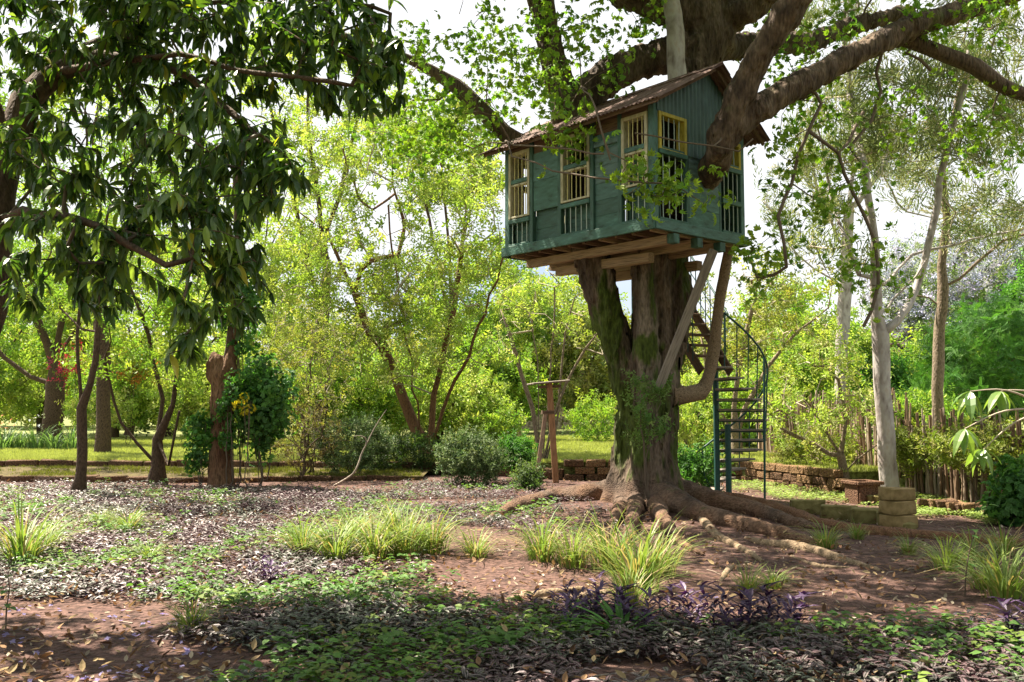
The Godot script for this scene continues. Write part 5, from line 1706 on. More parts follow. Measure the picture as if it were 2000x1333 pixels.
	tree("bare_twiggy_tree", "twiggy olive tree with pale bare branches behind the spiral stairs", "tree",
		[[[1440, 900, 24], [1435, 800, 24], [1450, 690, 24], [1470, 600, 24]], [[1438, 830, 24], [1500, 720, 24], [1560, 650, 24], [1620, 600, 24]], [[1436, 860, 24], [1390, 760, 24], [1370, 660, 24]]],
		[[1460, 600, 24, 100, 90, 1.6, 80], [1540, 560, 24, 90, 90, 1.6, 60], [1400, 680, 24, 50, 80, 1.4, 34], [1560, 680, 24, 90, 60, 1.4, 40]],
		{"foot": 0.4, "rb": 0.16, "bark": M.bark_grey, "twig": M.twig_pale, "tones": OLIVE, "each": 3, "bare": 0.3, "spread": 0.4, "step": 0.45})
	# farther backdrop trees, one by one
	for q in [[-40, 640, 46, 170, 170, 60, 1, "olive green tree far behind the mango trunk at the left edge"], [330, 680, 44, 150, 150, 56, 0, "tall yellow green tree beyond the lawn behind the climber clad trunk"], [520, 560, 40, 110, 200, 34, 0, "tall yellow green tree standing left of the lime green tree"], [220, 760, 42, 110, 60, 40, 1, "low mid green tree beyond the lawn behind the forked tree"],
			[1000, 700, 48, 120, 110, 60, 1, "mid green tree beyond the middle lawn left of the bird table"], [1160, 720, 46, 110, 90, 54, 4, "grey green rounded tree beyond the lawn behind the big trunk"], [1330, 720, 38, 110, 90, 56, 4, "olive tree seen between the big trunk and the stairs"], [1400, 800, 30, 90, 70, 50, 0, "yellowing bush tree behind the lower spiral stairs"],
			[1500, 730, 40, 130, 90, 50, 4, "olive tree far behind the twiggy tree right of the stairs"], [1620, 720, 34, 120, 90, 60, 1, "mid green tree beyond the fence left of the pale gum tree"], [1730, 780, 30, 60, 70, 30, 2, "small deep green tree beyond the fence behind the pale gum tree"], [1800, 830, 24, 80, 45, 36, 1, "leafy green tree top just over the reed fence"],
			[450, 400, 55, 220, 200, 28, 1, "distant tall tree showing through the mango leaves"], [930, 590, 60, 130, 120, 50, 1, "distant pale tree right of the lime green tree"], [2080, 640, 34, 110, 160, 50, 2, "deep green tree cut by the right edge of the view"], [600, 740, 34, 110, 80, 50, 4, "olive tree right behind the tangled thicket"],
			[700, 760, 31, 120, 70, 60, 1, "leafy tree low behind the leaning stems of the lime green tree"], [200, 260, 28, 270, 210, 40, 1, "tall mid green tree rising behind the mango tree"], [620, 190, 30, 160, 170, 34, 0, "tall sunny tree showing beyond the tips of the mango boughs"], [850, 780, 34, 130, 60, 50, 0, "yellow green tree right behind the lime green tree"], [960, 770, 36, 80, 80, 44, 1, "green tree behind the lawn between the lime green tree and the bird table"], [400, 760, 34, 110, 80, 50, 0, "sunny yellow green tree behind the climber clad trunk"], [80, 700, 50, 160, 120, 60, 0, "sunny tree behind the dark trunked spreading tree"],
			[250, 560, 48, 170, 140, 40, 4, "tall olive tree showing between the slim forked trunk and the mango leaves"], [1080, 640, 52, 110, 90, 44, 0, "pale lime tree far behind the bird table"], [1450, 800, 29, 100, 70, 54, 1, "green tree low behind the spiral stairs' handrail"], [1560, 640, 48, 120, 80, 34, 1, "distant green tree above the twiggy tree"], [1840, 740, 33, 90, 80, 50, 1, "fresh green tree between the two gum trees beyond the fence"],
			[740, 720, 46, 160, 90, 34, 4, "olive tree far behind the stems of the lime green tree"], [880, 300, 50, 110, 110, 40, 0, "tall sparse lime tree behind the left limb of the big tree"]]:
		var px: float = q[0]
		var py: float = q[1]
		var d: float = q[2]
		var tn: Array = [LIME, MID, DEEP, GUM, OLIVE][q[6]]
		tree("background_tree", q[7], "tree", [[[px, 860, d], [px + rf(-15, 15), lerpf(860, py, 0.5), d], [px + rf(-20, 20), py, d], [px + rf(-30, 30), py - q[4] * 0.7, d]], [[px, lerpf(860, py, 0.4), d], [px - q[3] * 0.6, py, d]], [[px, lerpf(860, py, 0.5), d], [px + q[3] * 0.6, py - 20, d]]],
			[[px, py, d, q[3], q[4], q[3] * d / F * 0.8, int(q[5] * 1.5)]], {"foot": 0.3, "rb": 0.25, "tones": tn, "each": 16, "spread": 0.6 * d / 45.0, "size": 1.8 * d / 40.0, "step": 0.9, "r0": 0.012, "shell": 0.6, "group": "trees beyond the lawn and fence"})


	# the trees under which the photograph was taken: they shade the near ground and the fronts of trunk and house
	for q in [["spreading shade tree standing behind the viewpoint", Vector3(4.5, 0, 4.5), Vector3(1.5, 8.6, 3.2), Vector3(10.5, 4.6, 6.0), 330], ["tall leafy tree standing behind the viewpoint at left", Vector3(-8.5, 0, 8.0), Vector3(-9.0, 7.5, 8.5), Vector3(7.0, 6.5, 6.0), 220], ["tall leafy tree standing behind the viewpoint at right", Vector3(11.0, 0, 7.0), Vector3(12.0, 7.5, 6.5), Vector3(6.5, 6.5, 7.0), 220]]:
		var tips := PackedVector3Array()
		for i in q[4]:
			var d := rv()
			while d.length() > 1.0: d = rv()
			tips.append(q[2] + d.normalized() * pow(d.length(), 0.6) * q[3])
		var n := thing("shade_tree", q[0], "tree", q[1])
		var g := grow([PackedVector3Array([q[1], q[1] * 0.95 + UP * 2.5, q[2] - UP * q[3].y * 0.3, q[2] + UP * q[3].y * 0.4])], tips, 0.7, 0.2, 0.01, 0.32)
		skin(g, q[1], n, M.bark_dark, M.twig)
		leaves(g, q[1], n, S.spray, M.leaf, 16, 0.6, 2.0, DEEP)
	# far woods
	var xs := []
	var cs := PackedColorArray()
	for i in 15000:
		var x := rf(-48, 44)
		var z := rf(-60, -76)
		var h := 5.2 + 3.0 * patchy.get_noise_2d(x * 0.25, z * 0.25) + 1.5 * patchy.get_noise_2d(x * 0.9, z * 0.9)
		var p := Vector3(x, 0.2 + h * pow(rf(0, 1), 0.7), z)
		xs.append(Transform3D(basis_y(UP + rv(), rf(0, TAU), rf(2.2, 4.2)), p))
		var k: Color = [MID, OLIVE, LIME, DEEP][int(clampf(2.0 + 3.0 * patchy.get_noise_2d(x * 0.3 + 20, 7), 0, 3))][rg.randi() % 4]
		cs.append(k * rf(0.8, 1.2))
	tag(scatter("distant_woods", S.spray, M.leaf, xs, cs), "distant sunlit woods closing the view beyond the lawn", "woods")


func bush(label: String, px: float, py: float, d: float, rx: float, ry: float, n: int, leaf: String, tones: Array, each: int, o := {}):
	var foot: float = o.get("foot", 0.0)
	var b := at(px, py + ry, d)
	b.y = gh(b.x, b.z) + foot
	var c := cam_view(b)
	var st := []
	for k in o.get("stems", 5): st.append([[px + rf(-8, 8), c.y, d], [px + rf(-0.3, 0.3) * rx, (c.y + py) / 2, d + rf(-0.2, 0.2)], [px + rf(-0.6, 0.6) * rx, py - ry * 0.2, d + rf(-0.3, 0.3)]])
	return tree(o.get("called", "shrub"), label, o.get("cat", "shrub"), st, [[px, py, d, rx, ry, rx * d / F * 0.9, n]],
		{"foot": b.y, "rb": o.get("rb", 0.03), "r0": 0.004, "leaf": leaf, "tones": tones, "each": each, "spread": o.get("spread", 0.12), "size": o.get("size", 1.0), "step": 0.2, "shell": o.get("shell", 0.4), "twig": o.get("twig", M.twig), "lmat": o.get("lmat", M.leaf), "jit": o.get("jit", 0.2), "bark": M.twig})

func make_shrubs():
	var gg := [Color(0.12, 0.18, 0.08), Color(0.17, 0.22, 0.10), Color(0.09, 0.14, 0.06)]
	bush("leafy grey green shrub in the bed left of the bird table", 922, 895, 19.5, 58, 42, 90, "bush", gg, 7, {"size": 1.1, "lmat": M.leaf_dull})
	bush("small round clipped bush beside the grey green shrub", 1008, 890, 20.5, 26, 26, 60, "bush", DEEP, 7, {})
	bush("low small shrub at the foot of the bird table", 1028, 940, 18.6, 22, 20, 30, "bush", gg, 6, {})
	bush("leafy shrub at the right foot of the big trunk", 1362, 930, 17.0, 44, 50, 70, "bush", DEEP, 6, {"size": 1.2})
	bush("dark low shrub under the lime green tree", 790, 888, 23, 90, 28, 80, "bush", [Color(0.05, 0.09, 0.03), Color(0.08, 0.12, 0.04)], 7, {"size": 1.2})
	bush("grey green shrub left of the dark low shrub", 690, 870, 21.5, 70, 45, 80, "bush", gg, 6, {"size": 1.2, "lmat": M.leaf_dull})
	bush("tangled dry thicket of grey twigs behind the climber clad trunk", 600, 740, 21.5, 95, 150, 420, "spray", OLIVE, 1, {"twig": M.twig_grey, "jit": 0.5, "stems": 9, "rb": 0.06, "size": 0.7, "called": "thicket", "cat": "thicket", "shell": 0.8})
	bush("dry dark brushy heap of twigs right of the climber clad trunk", 590, 850, 20.5, 75, 60, 240, "spray", [Color(0.2, 0.16, 0.08)], 1, {"twig": M.twig, "jit": 0.5, "stems": 8, "size": 0.5, "called": "thicket", "cat": "thicket"})
	bush("dark green shrub at the right edge before the footing", 1985, 965, 12.8, 45, 60, 50, "climber", DEEP, 4, {"size": 0.8})
	bush("yellow green shrub behind the lower stairs by the wall", 1350, 810, 21, 45, 70, 50, "spray", LIME, 4, {"foot": 0.4, "size": 0.8})
	bush("pink flowered bush behind the slim forked tree", 150, 715, 34, 34, 24, 9, "bush", [Color(0.55, 0.04, 0.12), Color(0.5, 0.06, 0.2), Color(0.2, 0.3, 0.06)], 8, {"foot": 0.3, "size": 1.8, "spread": 0.3})
	bush("orange flowered bush beyond the lawn behind the short stout tree", 250, 720, 34, 36, 18, 30, "bush", [Color(0.6, 0.22, 0.08), Color(0.25, 0.32, 0.06), Color(0.3, 0.4, 0.06)], 8, {"foot": 0.3, "size": 1.8, "spread": 0.3})
	bush("light green bush at the back of the lawn behind the forked trunk", 190, 800, 33, 60, 36, 50, "spray", LIME, 5, {"foot": 0.3, "spread": 0.3})
	bush("rounded green bush at the back of the middle lawn", 1160, 820, 34, 50, 40, 60, "spray", MID, 6, {"foot": 0.35, "spread": 0.3})
	bush("green bush at the back of the lawn left of the bird table", 960, 830, 33, 60, 36, 60, "spray", MID, 6, {"foot": 0.35, "spread": 0.3})
	# creeper over the fence
	for q in [[1800, 880, 17.2, 60, 26, 60, "brownish creeper over the top of the fence right of the pale gum"], [1920, 880, 15.5, 90, 24, 80, "leafy creeper over the top of the fence at far right"], [1600, 880, 19.5, 70, 22, 50, "green creeper over the fence left of the pale gum"]]:
		bush(q[6], q[0], q[1], q[2], q[3], q[4], q[5], "bush", [Color(0.16, 0.2, 0.05), Color(0.24, 0.24, 0.08), Color(0.28, 0.33, 0.06)], 6, {"called": "creeper", "cat": "creeper", "size": 1.2, "spread": 0.18})
	# strap leaved clumps in the bed at the back of the left lawn
	var big := [tuft(90, 0.75, 0.3, 0.7, true, 2.6), tuft(80, 0.65, 0.28, 0.8, true, 2.6)]
	var names := ["blue green strap leaved clump at the left end of the far bed", "second strap leaved clump from the left in the far bed", "pale flowered strap leaved clump in the middle of the far bed", "strap leaved clump right of the pale flowered one in the far bed", "strap leaved clump beside the forked trunk in the far bed"]
	for i in 5:
		var p := at(5 + i * 34.0, 850, 31.0 + rf(-0.5, 0.5))
		p.y = 0.27
		var o := thing("lily_clump", names[i], "plant", p, "strap leaved clumps along the far bed")
		part("leaves", big[i % 2], M.blade, o, Transform3D(Basis.from_euler(Vector3(0, i * 1.3, 0)) * Basis.from_scale(Vector3(1.3, 1.25, 1.3)), Vector3.ZERO))
		if i == 0 or i == 2:
			var b := MB.new()
			for k in 16: b.leaf(Vector3(rf(-0.3, 0.3), rf(0.7, 1.15), rf(-0.3, 0.3)), rv().normalized(), UP, 0.12, 0.08, 0.1, 0.2, 1)
			part("flowers", b.mesh(), mat(lin(0.6, 0.16, 0.06) if i == 0 else lin(0.7, 0.7, 0.65), 0.7), o)


func make_objects():
	# stub trunk wrapped in a climber
	var base := on(gnd(432, 952))
	var d := -base.z
	var t := thing("stub_trunk", "broken reddish trunk with a thin upright stem left of centre", "tree", base)
	var bn := []
	chain(bn, [[432, 965, d, 29], [431, 920, d, 23], [432, 850, d, 21], [434, 780, d, 21], [432, 735, d, 22], [424, 706, d, 15], [419, 697, d, 9]])
	chain(bn, [[436, 760, d, 18], [446, 722, d - 0.04, 15], [452, 690, d, 11], [458, 640, d, 9]])
	chain(bn, [[418, 735, d - 0.06, 13], [413, 712, d - 0.08, 10]])
	chain(bn, [[424, 958, d - 0.1, 16], [412, 972, d - 0.15, 9]])
	chain(bn, [[446, 958, d, 16], [458, 970, d - 0.1, 8]])
	var a := []
	var m := solid(bn, 0.03, 0.02, 0.05, func(p: Vector3, _n: Vector3) -> Color:
		var q := patchy.get_noise_3d(p.x * 4.0, p.y * 1.5, p.z * 4.0)
		return Color(0.15, 0.075, 0.042).lerp(Color(0.30, 0.19, 0.115), clampf(0.4 + q * 1.5, 0, 1)))
	part("trunk", m.mesh(base), M.bark, t)
	m = MB.new()
	a = [[440, 745, d, 15], [448, 690, d, 10], [458, 600, d, 9], [464, 500, d, 8], [462, 380, d, 7], [455, 250, d, 5]]
	smooth_tube(m, limb_pts(a), limb_rad(a), 0.15, 8, 0.06, 0.006)
	part("stem", m.mesh(base), M.bark_dark, t)
	bush("deep green climber sprawling over the broken reddish trunk", 512, 790, d + 0.1, 56, 105, 90, "climber", DEEP, 4, {"called": "climber", "cat": "climber", "spread": 0.2, "size": 0.95, "shell": 1.1})
	bush("deep green climber wound round the thin upright stem", 468, 590, d, 30, 100, 34, "climber", DEEP, 4, {"called": "climber", "cat": "climber", "spread": 0.14, "size": 0.9, "shell": 0.7})
	bush("few leaves of green climber crossing the front of the broken reddish trunk", 448, 800, d - 0.42, 22, 110, 16, "climber", DEEP, 3, {"called": "climber", "cat": "climber", "spread": 0.16, "size": 0.8, "shell": 1.0})
	bush("low green climber at the left foot of the broken reddish trunk", 393, 862, d - 0.1, 26, 48, 22, "climber", DEEP, 4, {"called": "climber", "cat": "climber", "spread": 0.14, "size": 0.85})
	bush("small yellow leaved shoots beside the broken reddish trunk", 482, 790, d - 0.6, 16, 30, 4, "climber", [Color(0.6, 0.5, 0.03)], 2, {"called": "yellow_shoots", "cat": "shoots", "size": 0.7})
	bush("fine leaved creeper clinging to the front of the big trunk", 1268, 800, 14.15, 40, 70, 26, "bush", [Color(0.12, 0.22, 0.06), Color(0.2, 0.3, 0.1)], 4, {"called": "creeper", "cat": "creeper", "shell": 0.8})
	# bird table
	var bp := on(gnd(1086, 946))
	d = -bp.z
	t = thing("bird_table", "leaning wooden post carrying a flat weathered board", "bird table", bp)
	var top := at(1073, 752, d)
	var b := MB.new()
	var ax := (top - bp).normalized()
	var bs := Basis(ax, Vector3(0, 0, 1).cross(ax), Vector3(0, 0, 1)).orthonormalized()
	b.box(Vector3.ZERO, Vector3(top.distance_to(bp) + 0.1, 0.13, 0.11), Basis.IDENTITY, 0.012)
	part("post", b.mesh(), mat(lin(0.36, 0.19, 0.10), 0.85, M.timber.albedo_texture, Vector3(0.4, 5, 5)), t, Transform3D(bs, (top - bp) / 2))
	b = MB.new()
	for k in 3: b.box(Vector3(0, 0.012 * k - 0.01, (k - 1) * 0.155), Vector3(0.90 - 0.04 * k, 0.03, 0.15), Basis.IDENTITY, 0.005)
	part("board", b.mesh(), M.timber_grey, t, Transform3D(Basis.from_euler(Vector3(0.05, 0.2, 0.09)), top - bp + UP * 0.05))
	b = MB.new()
	b.box(Vector3.ZERO, Vector3(0.5, 0.06, 0.08), Basis.IDENTITY, 0.005)
	part("crosspiece", b.mesh(), M.timber_dark, t, Transform3D(Basis.from_euler(Vector3(0, 0.3, 0.05)), top - bp - UP * 0.04))
	b = MB.new()
	var q0 := on(gnd(1046, 950))
	var q1 := at(1066, 805, d + 0.2)
	b.box(Vector3.ZERO, Vector3(q0.distance_to(q1), 0.09, 0.06), Basis.IDENTITY, 0.008)
	ax = (q1 - q0).normalized()
	part("strut", b.mesh(), M.timber_dark, t, Transform3D(Basis(ax, Vector3(0, 0, 1).cross(ax), Vector3(0, 0, 1)).orthonormalized(), (q0 + q1) / 2 - bp))
	b = MB.new()
	b.box(Vector3.ZERO, Vector3(0.26, 0.08, 0.16), Basis.IDENTITY, 0.006)
	part("bracket", b.mesh(), M.timber_dark, t, Transform3D(Basis.from_euler(Vector3(0, 0.2, 0)), at(1070, 806, d) - bp))
	# plank brace from the trunk up to the house
	q0 = at(1287, 758, 14.25)
	q1 = at(1394, 488, 13.9)
	t = thing("wooden_brace", "grey plank brace slanting from the trunk to the underside of the tree house", "brace", q0)
	ax = (q1 - q0).normalized()
	b = MB.new()
	b.box(Vector3.ZERO, Vector3(q0.distance_to(q1), 0.14, 0.07), Basis.IDENTITY, 0.01)
	part("plank", b.mesh(), M.timber_grey, t, Transform3D(Basis(ax, Vector3(0, 0, 1).cross(ax), Vector3(0, 0, 1)).orthonormalized(), (q1 - q0) / 2))
	# arching dead branch
	m = MB.new()
	q0 = on(gnd(652, 950))
	t = thing("dead_branch", "bare arching dead branch rising from the ground cover in the middle", "branch", q0)
	smooth_tube(m, PackedVector3Array([q0, at(690, 925, 18.2), at(705, 890, 18.2), at(716, 862, 18.2), at(706, 852, 18.1), at(690, 853, 18.0)]), PackedFloat32Array([0.022, 0.02, 0.018, 0.015, 0.010, 0.005]), 0.08, 6, 0.0, 0.004)
	smooth_tube(m, PackedVector3Array([at(712, 875, 18.2), at(735, 830, 18.3), at(755, 800, 18.4)]), PackedFloat32Array([0.014, 0.010, 0.004]), 0.08, 5, 0.0, 0.004)
	part("stem", m.mesh(q0), M.twig_grey, t)
	# mango sprig reaching in from the right
	q0 = at(2060, 800, 6.2)
	t = thing("mango_sprig", "sunlit mango sprig reaching in from the right edge", "branch", q0)
	m = MB.new()
	var tipp := [at(1895, 765, 6.2), at(1885, 838, 6.1), at(1922, 878, 6.15), at(1955, 765, 6.3)]
	for p in tipp: smooth_tube(m, PackedVector3Array([q0, q0.lerp(p, 0.55) + UP * 0.06, p]), PackedFloat32Array([0.009, 0.006, 0.003]), 0.06, 5)
	part("twigs", m.mesh(q0), M.twig_pale, t)
	var lm := []
	for c in [[0.06, 0.13, 0.025], [0.10, 0.17, 0.03]]:
		var k := StandardMaterial3D.new()
		k.albedo_color = lin(c[0], c[1], c[2])
		k.roughness = 0.4
		k.cull_mode = BaseMaterial3D.CULL_DISABLED
		k.backlight_enabled = true
		k.backlight = lin(0.2, 0.32, 0.03)
		lm.append(k)
	for p in tipp:
		for i in 8:
			var an := i * 2.4
			var dd := (Vector3(cos(an), 0, sin(an)) * rf(0.5, 1.0) + Vector3(-0.2, -rf(0.2, 0.9), 0)).normalized()
			var x := dd.cross(UP + rv() * 0.3).normalized()
			var ln := rf(0.13, 0.21)
			part("leaf", S["mango%d" % (i % 5)], lm[i % 2], t, Transform3D(Basis(x, dd, x.cross(dd)) * Basis.from_scale(Vector3(ln, ln, ln)), p - q0))
	# saplings
	for q in [[1885, 1165, [[1885, 1165], [1890, 1100], [1905, 1040], [1930, 985]], 8.0, "thin sapling leaning right at the right of the bare ground"], [10, 1245, [[10, 1245], [12, 1190], [18, 1150], [14, 1120]], 6.4, "tiny three leaved seedling at the left edge of the bare earth"]]:
		q0 = on(gnd(q[0], q[1]))
		var dz := -q0.z
		t = thing("sapling", q[4], "sapling", q0)
		m = MB.new()
		var p := PackedVector3Array()
		var r := PackedFloat32Array()
		for k in q[2].size():
			p.append(at(q[2][k][0], q[2][k][1], dz) if k > 0 else q0)
			r.append(0.007 - 0.0015 * k)
		smooth_tube(m, p, r, 0.06, 5)
		part("stem", m.mesh(q0), M.twig, t)
		m = MB.new()
		for k in range(1, p.size()):
			for i in 4:
				var an := i * 1.9 + k
				m.leaf(p[k] - q0 + rv() * 0.04, Vector3(cos(an), 0.1, sin(an)).normalized(), UP, 0.085, 0.05, 0.1, 0.3, 2)
		m.colored = true
		for k in m.c.size(): m.c[k] = Color(0.12, 0.24, 0.06)
		part("leaves", m.mesh(), M.leaf, t)
	# upright violet-blue shoots etc. are ground cover; grass tufts one by one
	var vs := []
	for k in 5: vs.append(tuft(150, rf(0.48, 0.6), 0.17, rf(0.9, 1.35)))
	var wide := [tuft(60, 0.36, 0.08, 0.9), tuft(60, 0.36, 0.08, 0.9)]
	for q in [[590, 1085, 1.0, "sunlit grass tuft at the left end of the bright clump row"], [655, 1095, 1.15, "pale grass tuft second from left in the bright clump row"], [730, 1090, 1.25, "tall bright grass tuft in the middle of the clump row"], [790, 1085, 1.2, "bright yellow green tuft right of the clump row's middle"], [845, 1080, 1.1, "grass tuft at the right end of the bright clump row"], [690, 1060, 0.9, "grass tuft behind the middle of the bright clump row"], [770, 1050, 1.0, "back grass tuft on the right of the bright clump row"],
			[40, 1100, 1.35, "large yellow green grass tuft at the left edge"], [85, 1080, 0.9, "smaller grass tuft right of the large one at the left edge"], [250, 1040, 0.8, "small bright tuft left in the striped ground cover"], [290, 1095, 0.6, "few bright blades standing in the striped cover at left"], [195, 1025, 0.6, "small sparse tuft at the back left of the striped cover"],
			[1060, 1095, 1.05, "grass tuft at the left of the row before the big roots"], [1120, 1105, 1.0, "second grass tuft from the left before the big roots"], [1190, 1110, 1.2, "bushy grass tuft before the front root"], [1245, 1150, 1.3, "largest grass tuft before the big tree"], [1285, 1120, 1.1, "grass tuft on the right of the row before the big roots"], [1230, 1185, 0.8, "low dry grass tuft in front of the largest tuft"], [930, 1090, 0.8, "sparse tuft on the bare earth right of the bright clump row"],
			[1460, 1155, 0.55, "small sparse tuft alone on the bare earth"], [1510, 1150, 0.5, "tiny tuft right of the small sparse one on bare earth"], [1615, 1075, 0.7, "green tuft between the long roots at right"], [1675, 1055, 0.5, "small tuft beyond the long roots near the edging"], [1775, 1085, 0.5, "thin tuft in front of the squat stone pillar"],
			[1850, 1115, 0.9, "grass tuft left of the thin sapling"], [1900, 1100, 0.8, "grass tuft behind the thin sapling"], [1960, 1085, 0.8, "grass tuft right behind the sapling near the right edge"], [1965, 1170, 1.1, "large grass tuft at the right edge"], [1925, 1150, 0.9, "grass tuft between the sapling and the right edge"], [375, 1240, 0.6, "bright upright blades amid the dark weeds in the left foreground"]]:
		var p := on(gnd(q[0], q[1]))
		var o := part("grass_tuft", vs[rg.randi() % 5], M.blade, null, Transform3D(Basis.from_euler(Vector3(0, rf(0, 6), 0)) * Basis.from_scale(Vector3.ONE * q[2]), p - UP * 0.02))
		tag(o, q[3], "grass tuft", "grass tufts on the ground under the trees")
	for q in [[1215, 1245, 1.0, "broad leaved green lily clump among purple shoots in the foreground"], [680, 1180, 0.7, "green lily clump amid the weeds of the middle foreground"]]:
		var mm := MB.new()
		mm.colored = true
		for i in 26:
			var an := rf(0, TAU)
			mm.tint = Color(0.10, 0.24, 0.05) * rf(0.8, 1.3)
			mm.leaf(Vector3(cos(an), 0, sin(an)) * 0.03, (Vector3(cos(an), rf(0.5, 2.0), sin(an))).normalized(), Vector3(-cos(an) * 0.6, 1, -sin(an) * 0.6), rf(0.28, 0.46), 0.035, 0.2, 0.55, 4)
		var o := part("lily_clump", mm.mesh(), M.blade, null, Transform3D(Basis.from_scale(Vector3.ONE * q[2]), on(gnd(q[0], q[1]))))
		tag(o, q[3], "plant")


# ------------------------------------------------------------------ what covers the ground
func make_ground_cover():
	var zones := []          # x, z, rx, rz, strength
	for q in [[830, 1240, 2.2, 2.0, 1.2], [480, 1180, 2.0, 1.6, 1.1], [1120, 1260, 1.6, 1.2, 1.2], [330, 1065, 2.6, 2.2, 1.1], [300, 985, 5.0, 2.6, 1.0], [700, 985, 3.2, 2.4, 1.0], [910, 954, 1.5, 1.3, 1.1], [1620, 1270, 1.5, 0.75, 1.0], [1900, 1290, 1.2, 1.0, 1.1], [1400, 1270, 0.8, 0.6, 1.0], [930, 1010, 1.6, 1.0, 0.9], [40, 960, 3.0, 1.6, 0.9], [1100, 1040, 0.9, 0.8, 0.7]]:
		var p := gnd(q[0], q[1])
		zones.append([p.x, p.z, q[2] * 1.1, q[3] * 1.1, q[4]])
	var bare := []
	for q in [[60, 1230, 1.6, 1.3], [150, 1310, 1.8, 0.7], [1480, 1150, 3.4, 1.7], [1250, 1320, 0.5, 0.5], [880, 985, 1.8, 0.7], [1030, 1120, 1.0, 0.9], [1750, 1130, 1.4, 1.2]]:
		var p := gnd(q[0], q[1])
		bare.append([p.x, p.z, q[2], q[3]])
	var xz := [[], [], []]
	var cz := [PackedColorArray(), PackedColorArray(), PackedColorArray()]
	var xw := []
	var cw := PackedColorArray()
	var xp := []
	var cp := PackedColorArray()
	var pu := []
	for q in [[1340, 1225, 0.8, 0.3], [1120, 1205, 0.6, 0.3], [1480, 1240, 0.4, 0.2], [960, 1195, 0.4, 0.2], [1990, 1250, 0.2, 0.2], [520, 1135, 0.3, 0.2]]:
		var p := gnd(q[0], q[1])
		pu.append([p.x, p.z, q[2], q[3]])
	var z := -5.0
	while z > -24.0:
		var st := 0.055 + 0.0045 * (-z - 5.0)
		var x := 0.62 * z - 0.3
		while x < -0.62 * z + 0.3:
			var px := x + rf(-st, st)
			var pz := z + rf(-st, st)
			x += st
			if pz < edge_z(px) + 0.3: continue
			var w := -0.15
			for q in zones:
				var d := Vector2((px - q[0]) / q[2], (pz - q[1]) / q[3]).length()
				w = maxf(w, q[4] * (1.0 - d * d * 0.55))
			for q in bare:
				var d := Vector2((px - q[0]) / q[2], (pz - q[1]) / q[3]).length()
				if d < 1.0: w -= 1.3 * (1.0 - d * d)
			var nn := patchy.get_noise_2d(px * 1.2, pz * 1.2)
			var chance := (w - 0.30) * 2.1 + nn * 0.6
			var y := gh(px, pz)
			var up := (UP + rv() * 0.18).normalized()
			for q in pu:
				var d := Vector2((px - q[0]) / q[2], (pz - q[1]) / q[3]).length()
				if d < 1.0 + nn and rf(0, 1) < 0.12:
					xp.append(Transform3D(basis_y(up, rf(0, TAU), rf(0.6, 1.1)), Vector3(px, y, pz)))
					cp.append(Color(0.055, 0.028, 0.075) * rf(0.6, 1.5))
			if rf(0, 1) > chance: continue
			var weed := patchy.get_noise_2d(px * 0.9 + 40, pz * 0.9 + 13)
			if rf(0, 1) < smoothstep(-0.2, 0.42, weed + 0.12 * patchy.get_noise_2d(px * 5.0, pz * 5.0)) * (0.85 if px < 0.6 else 0.6):
				if rf(0, 1) < 0.45: continue
				xw.append(Transform3D(basis_y(up, rf(0, TAU), rf(0.4, 1.1)), Vector3(px, y, pz)))
				var b := rf(0.7, 1.25)
				cw.append(Color(0.11 * b, 0.22 * b, 0.05 * b) if rf(0, 1) < 0.7 else Color(0.19 * b, 0.27 * b, 0.06 * b))
			else:
				var k := rg.randi() % 3
				xz[k].append(Transform3D(basis_y(up, rf(0, TAU), rf(0.55, 1.25) * (1.0 + st)), Vector3(px, y - 0.01, pz)))
				var b := rf(0.7, 1.3)
				var kind := patchy.get_noise_2d(px * 1.5 - 30, pz * 1.5) + rf(-0.35, 0.35)
				cz[k].append(Color(1.0, 0.74, 0.8) * b if kind > 0.1 else (Color(0.72, 0.98, 0.68) * b if kind < -0.22 else Color(0.95, 0.9, 0.88) * b))
		z -= st
	for k in 3: tag(scatter("striped_ground_cover", S["zebra%d" % k], M.zebra, xz[k], cz[k]), ["silver and purple striped creeping plant spread over the ground", "striped creeping plant with spreading leaves over the ground", "striped creeping plant with low rosettes over the ground"][k], "ground cover")
	tag(scatter("green_weeds", S.weed, M.leaf, xw, cw), "low green weeds growing among the striped creeping plant", "ground cover")
	tag(scatter("purple_plants", S.purple, M.purple, xp, cp), "dark violet upright plants along the edge of the bare earth", "ground cover")
	# low pale herbs on the plot right of the stairs
	var xs := []
	var cs := PackedColorArray()
	for i in 5200:
		var c := gnd(rf(1430, 2000), rf(948, 1030))
		if c.z < edge_z(c.x) + 0.2 or c.x > 7.6 or Vector2(c.x - 6.0, c.z + 15.6).length() < 0.5: continue
		if cam_view(c).y > 960 + (cam_view(c).x - 1430) * 0.135 + 25 * patchy.get_noise_2d(c.x * 2, c.z * 2): continue
		xs.append(Transform3D(basis_y(UP, rf(0, TAU), rf(0.4, 0.8)), on(c)))
		var b := rf(0.8, 1.3)
		cs.append(Color(0.26 * b, 0.34 * b, 0.10 * b))
	tag(scatter("low_herbs", S.weed, M.leaf, xs, cs), "low light green herbs on the plot right of the spiral stairs", "ground cover")
	# litter
	xs = []
	cs = PackedColorArray()
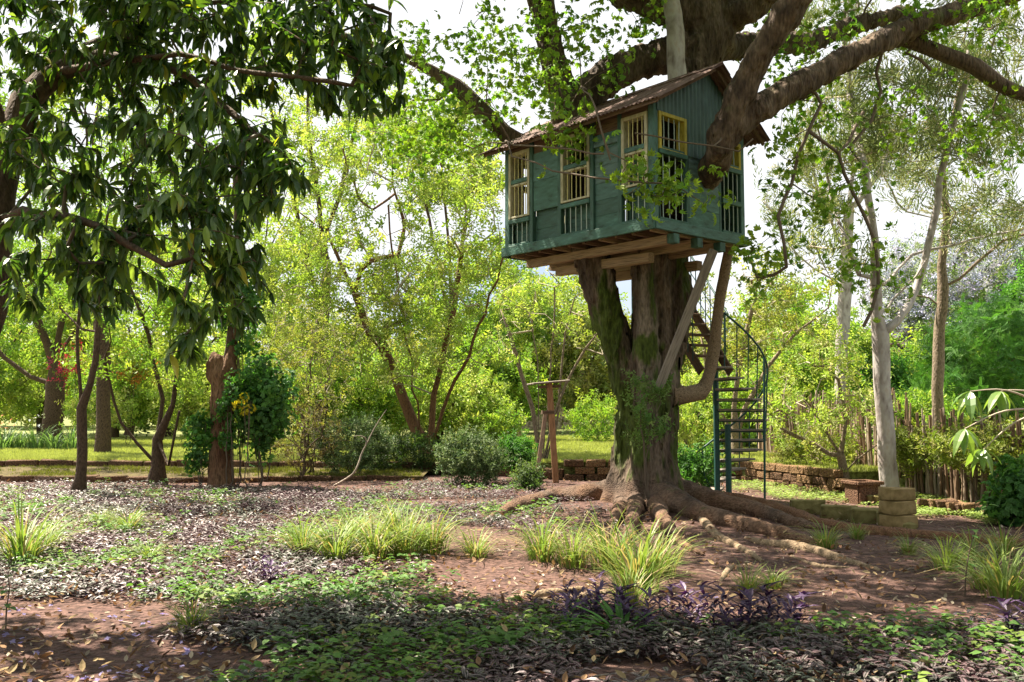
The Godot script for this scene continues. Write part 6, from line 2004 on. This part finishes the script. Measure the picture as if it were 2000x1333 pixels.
	for i in 15000:
		var dz := 5.0 + pow(rf(0, 1), 1.5) * 17.0
		var p := Vector3(rf(-0.6, 0.6) * dz, 0, -dz)
		if p.z < edge_z(p.x) + 0.2 or patchy.get_noise_2d(p.x * 1.7, p.z * 1.7 - 60) < rf(-0.45, 0.3): continue
		xs.append(Transform3D(Basis.from_euler(Vector3(rf(-0.4, 0.4), rf(0, TAU), rf(-0.4, 0.4))) * Basis.from_scale(Vector3.ONE * rf(0.3, 1.0)), on(p) + UP * 0.004))
		var b := rf(0.5, 1.3)
		cs.append([Color(0.26, 0.16, 0.09), Color(0.34, 0.25, 0.15), Color(0.16, 0.09, 0.06), Color(0.42, 0.35, 0.26)][rg.randi() % 4] * b)
	tag(scatter("leaf_litter", S.dry, M.dry, xs, cs), "dry brown fallen leaves strewn over the earth", "leaf litter")
	xs = []
	cs = PackedColorArray()
	for i in 700:
		var c := gnd(rf(-20, 420) if i % 4 else rf(0, 1400), rf(1130, 1333))
		if c.z < -9 or patchy.get_noise_2d(c.x * 2.5, c.z * 2.5 + 77) < rf(-0.1, 0.5): continue
		xs.append(Transform3D(Basis.from_euler(Vector3(rf(-0.5, 0.5), rf(0, TAU), rf(-0.5, 0.5))) * Basis.from_scale(Vector3.ONE * rf(0.7, 1.3)), on(c) + UP * 0.006))
		cs.append(Color(0.36, 0.32, 0.56) * rf(0.7, 1.2))
	tag(scatter("fallen_petals", S.petal, M.petal, xs, cs), "fallen lilac petals strewn on the earth in the left foreground", "petals")
	xs = []
	cs = PackedColorArray()
	for i in 2600:
		var dz := 5.2 + pow(rf(0, 1), 1.4) * 15.0
		var p := Vector3(rf(-0.6, 0.45) * dz, 0, -dz)
		if p.z < edge_z(p.x) + 0.4: continue
		xs.append(Transform3D(Basis.from_euler(Vector3(rf(-0.7, 0.7), rf(0, TAU), rf(-0.7, 0.7))) * Basis.from_scale(Vector3.ONE * rf(0.5, 1.2)), on(p) + UP * rf(0.03, 0.10)))
		cs.append([Color(0.26, 0.16, 0.09), Color(0.36, 0.27, 0.15), Color(0.14, 0.08, 0.05)][rg.randi() % 3] * rf(0.6, 1.2))
	tag(scatter("dead_leaves", S.dry, M.dry, xs, cs), "dead curled leaves caught in the creeping plants", "leaf litter")
	# sticks
	var m := MB.new()
	for i in 260:
		var dz := 5.5 + pow(rf(0, 1), 1.3) * 13.0
		var p := on(Vector3(rf(-0.5, 0.6) * dz, 0, -dz)) + UP * 0.006
		var d := Vector3(rf(-1, 1), 0, rf(-1, 1)).normalized() * rf(0.08, 0.35)
		m.tube(PackedVector3Array([p, p + d * 0.5 + rv() * 0.02, p + d]), PackedFloat32Array([0.005, 0.004, 0.002]), 4, false)
	var o := part("fallen_twigs", m.mesh(), M.twig_grey)
	tag(o, "thin fallen twigs scattered over the earth", "twigs", "", "stuff")
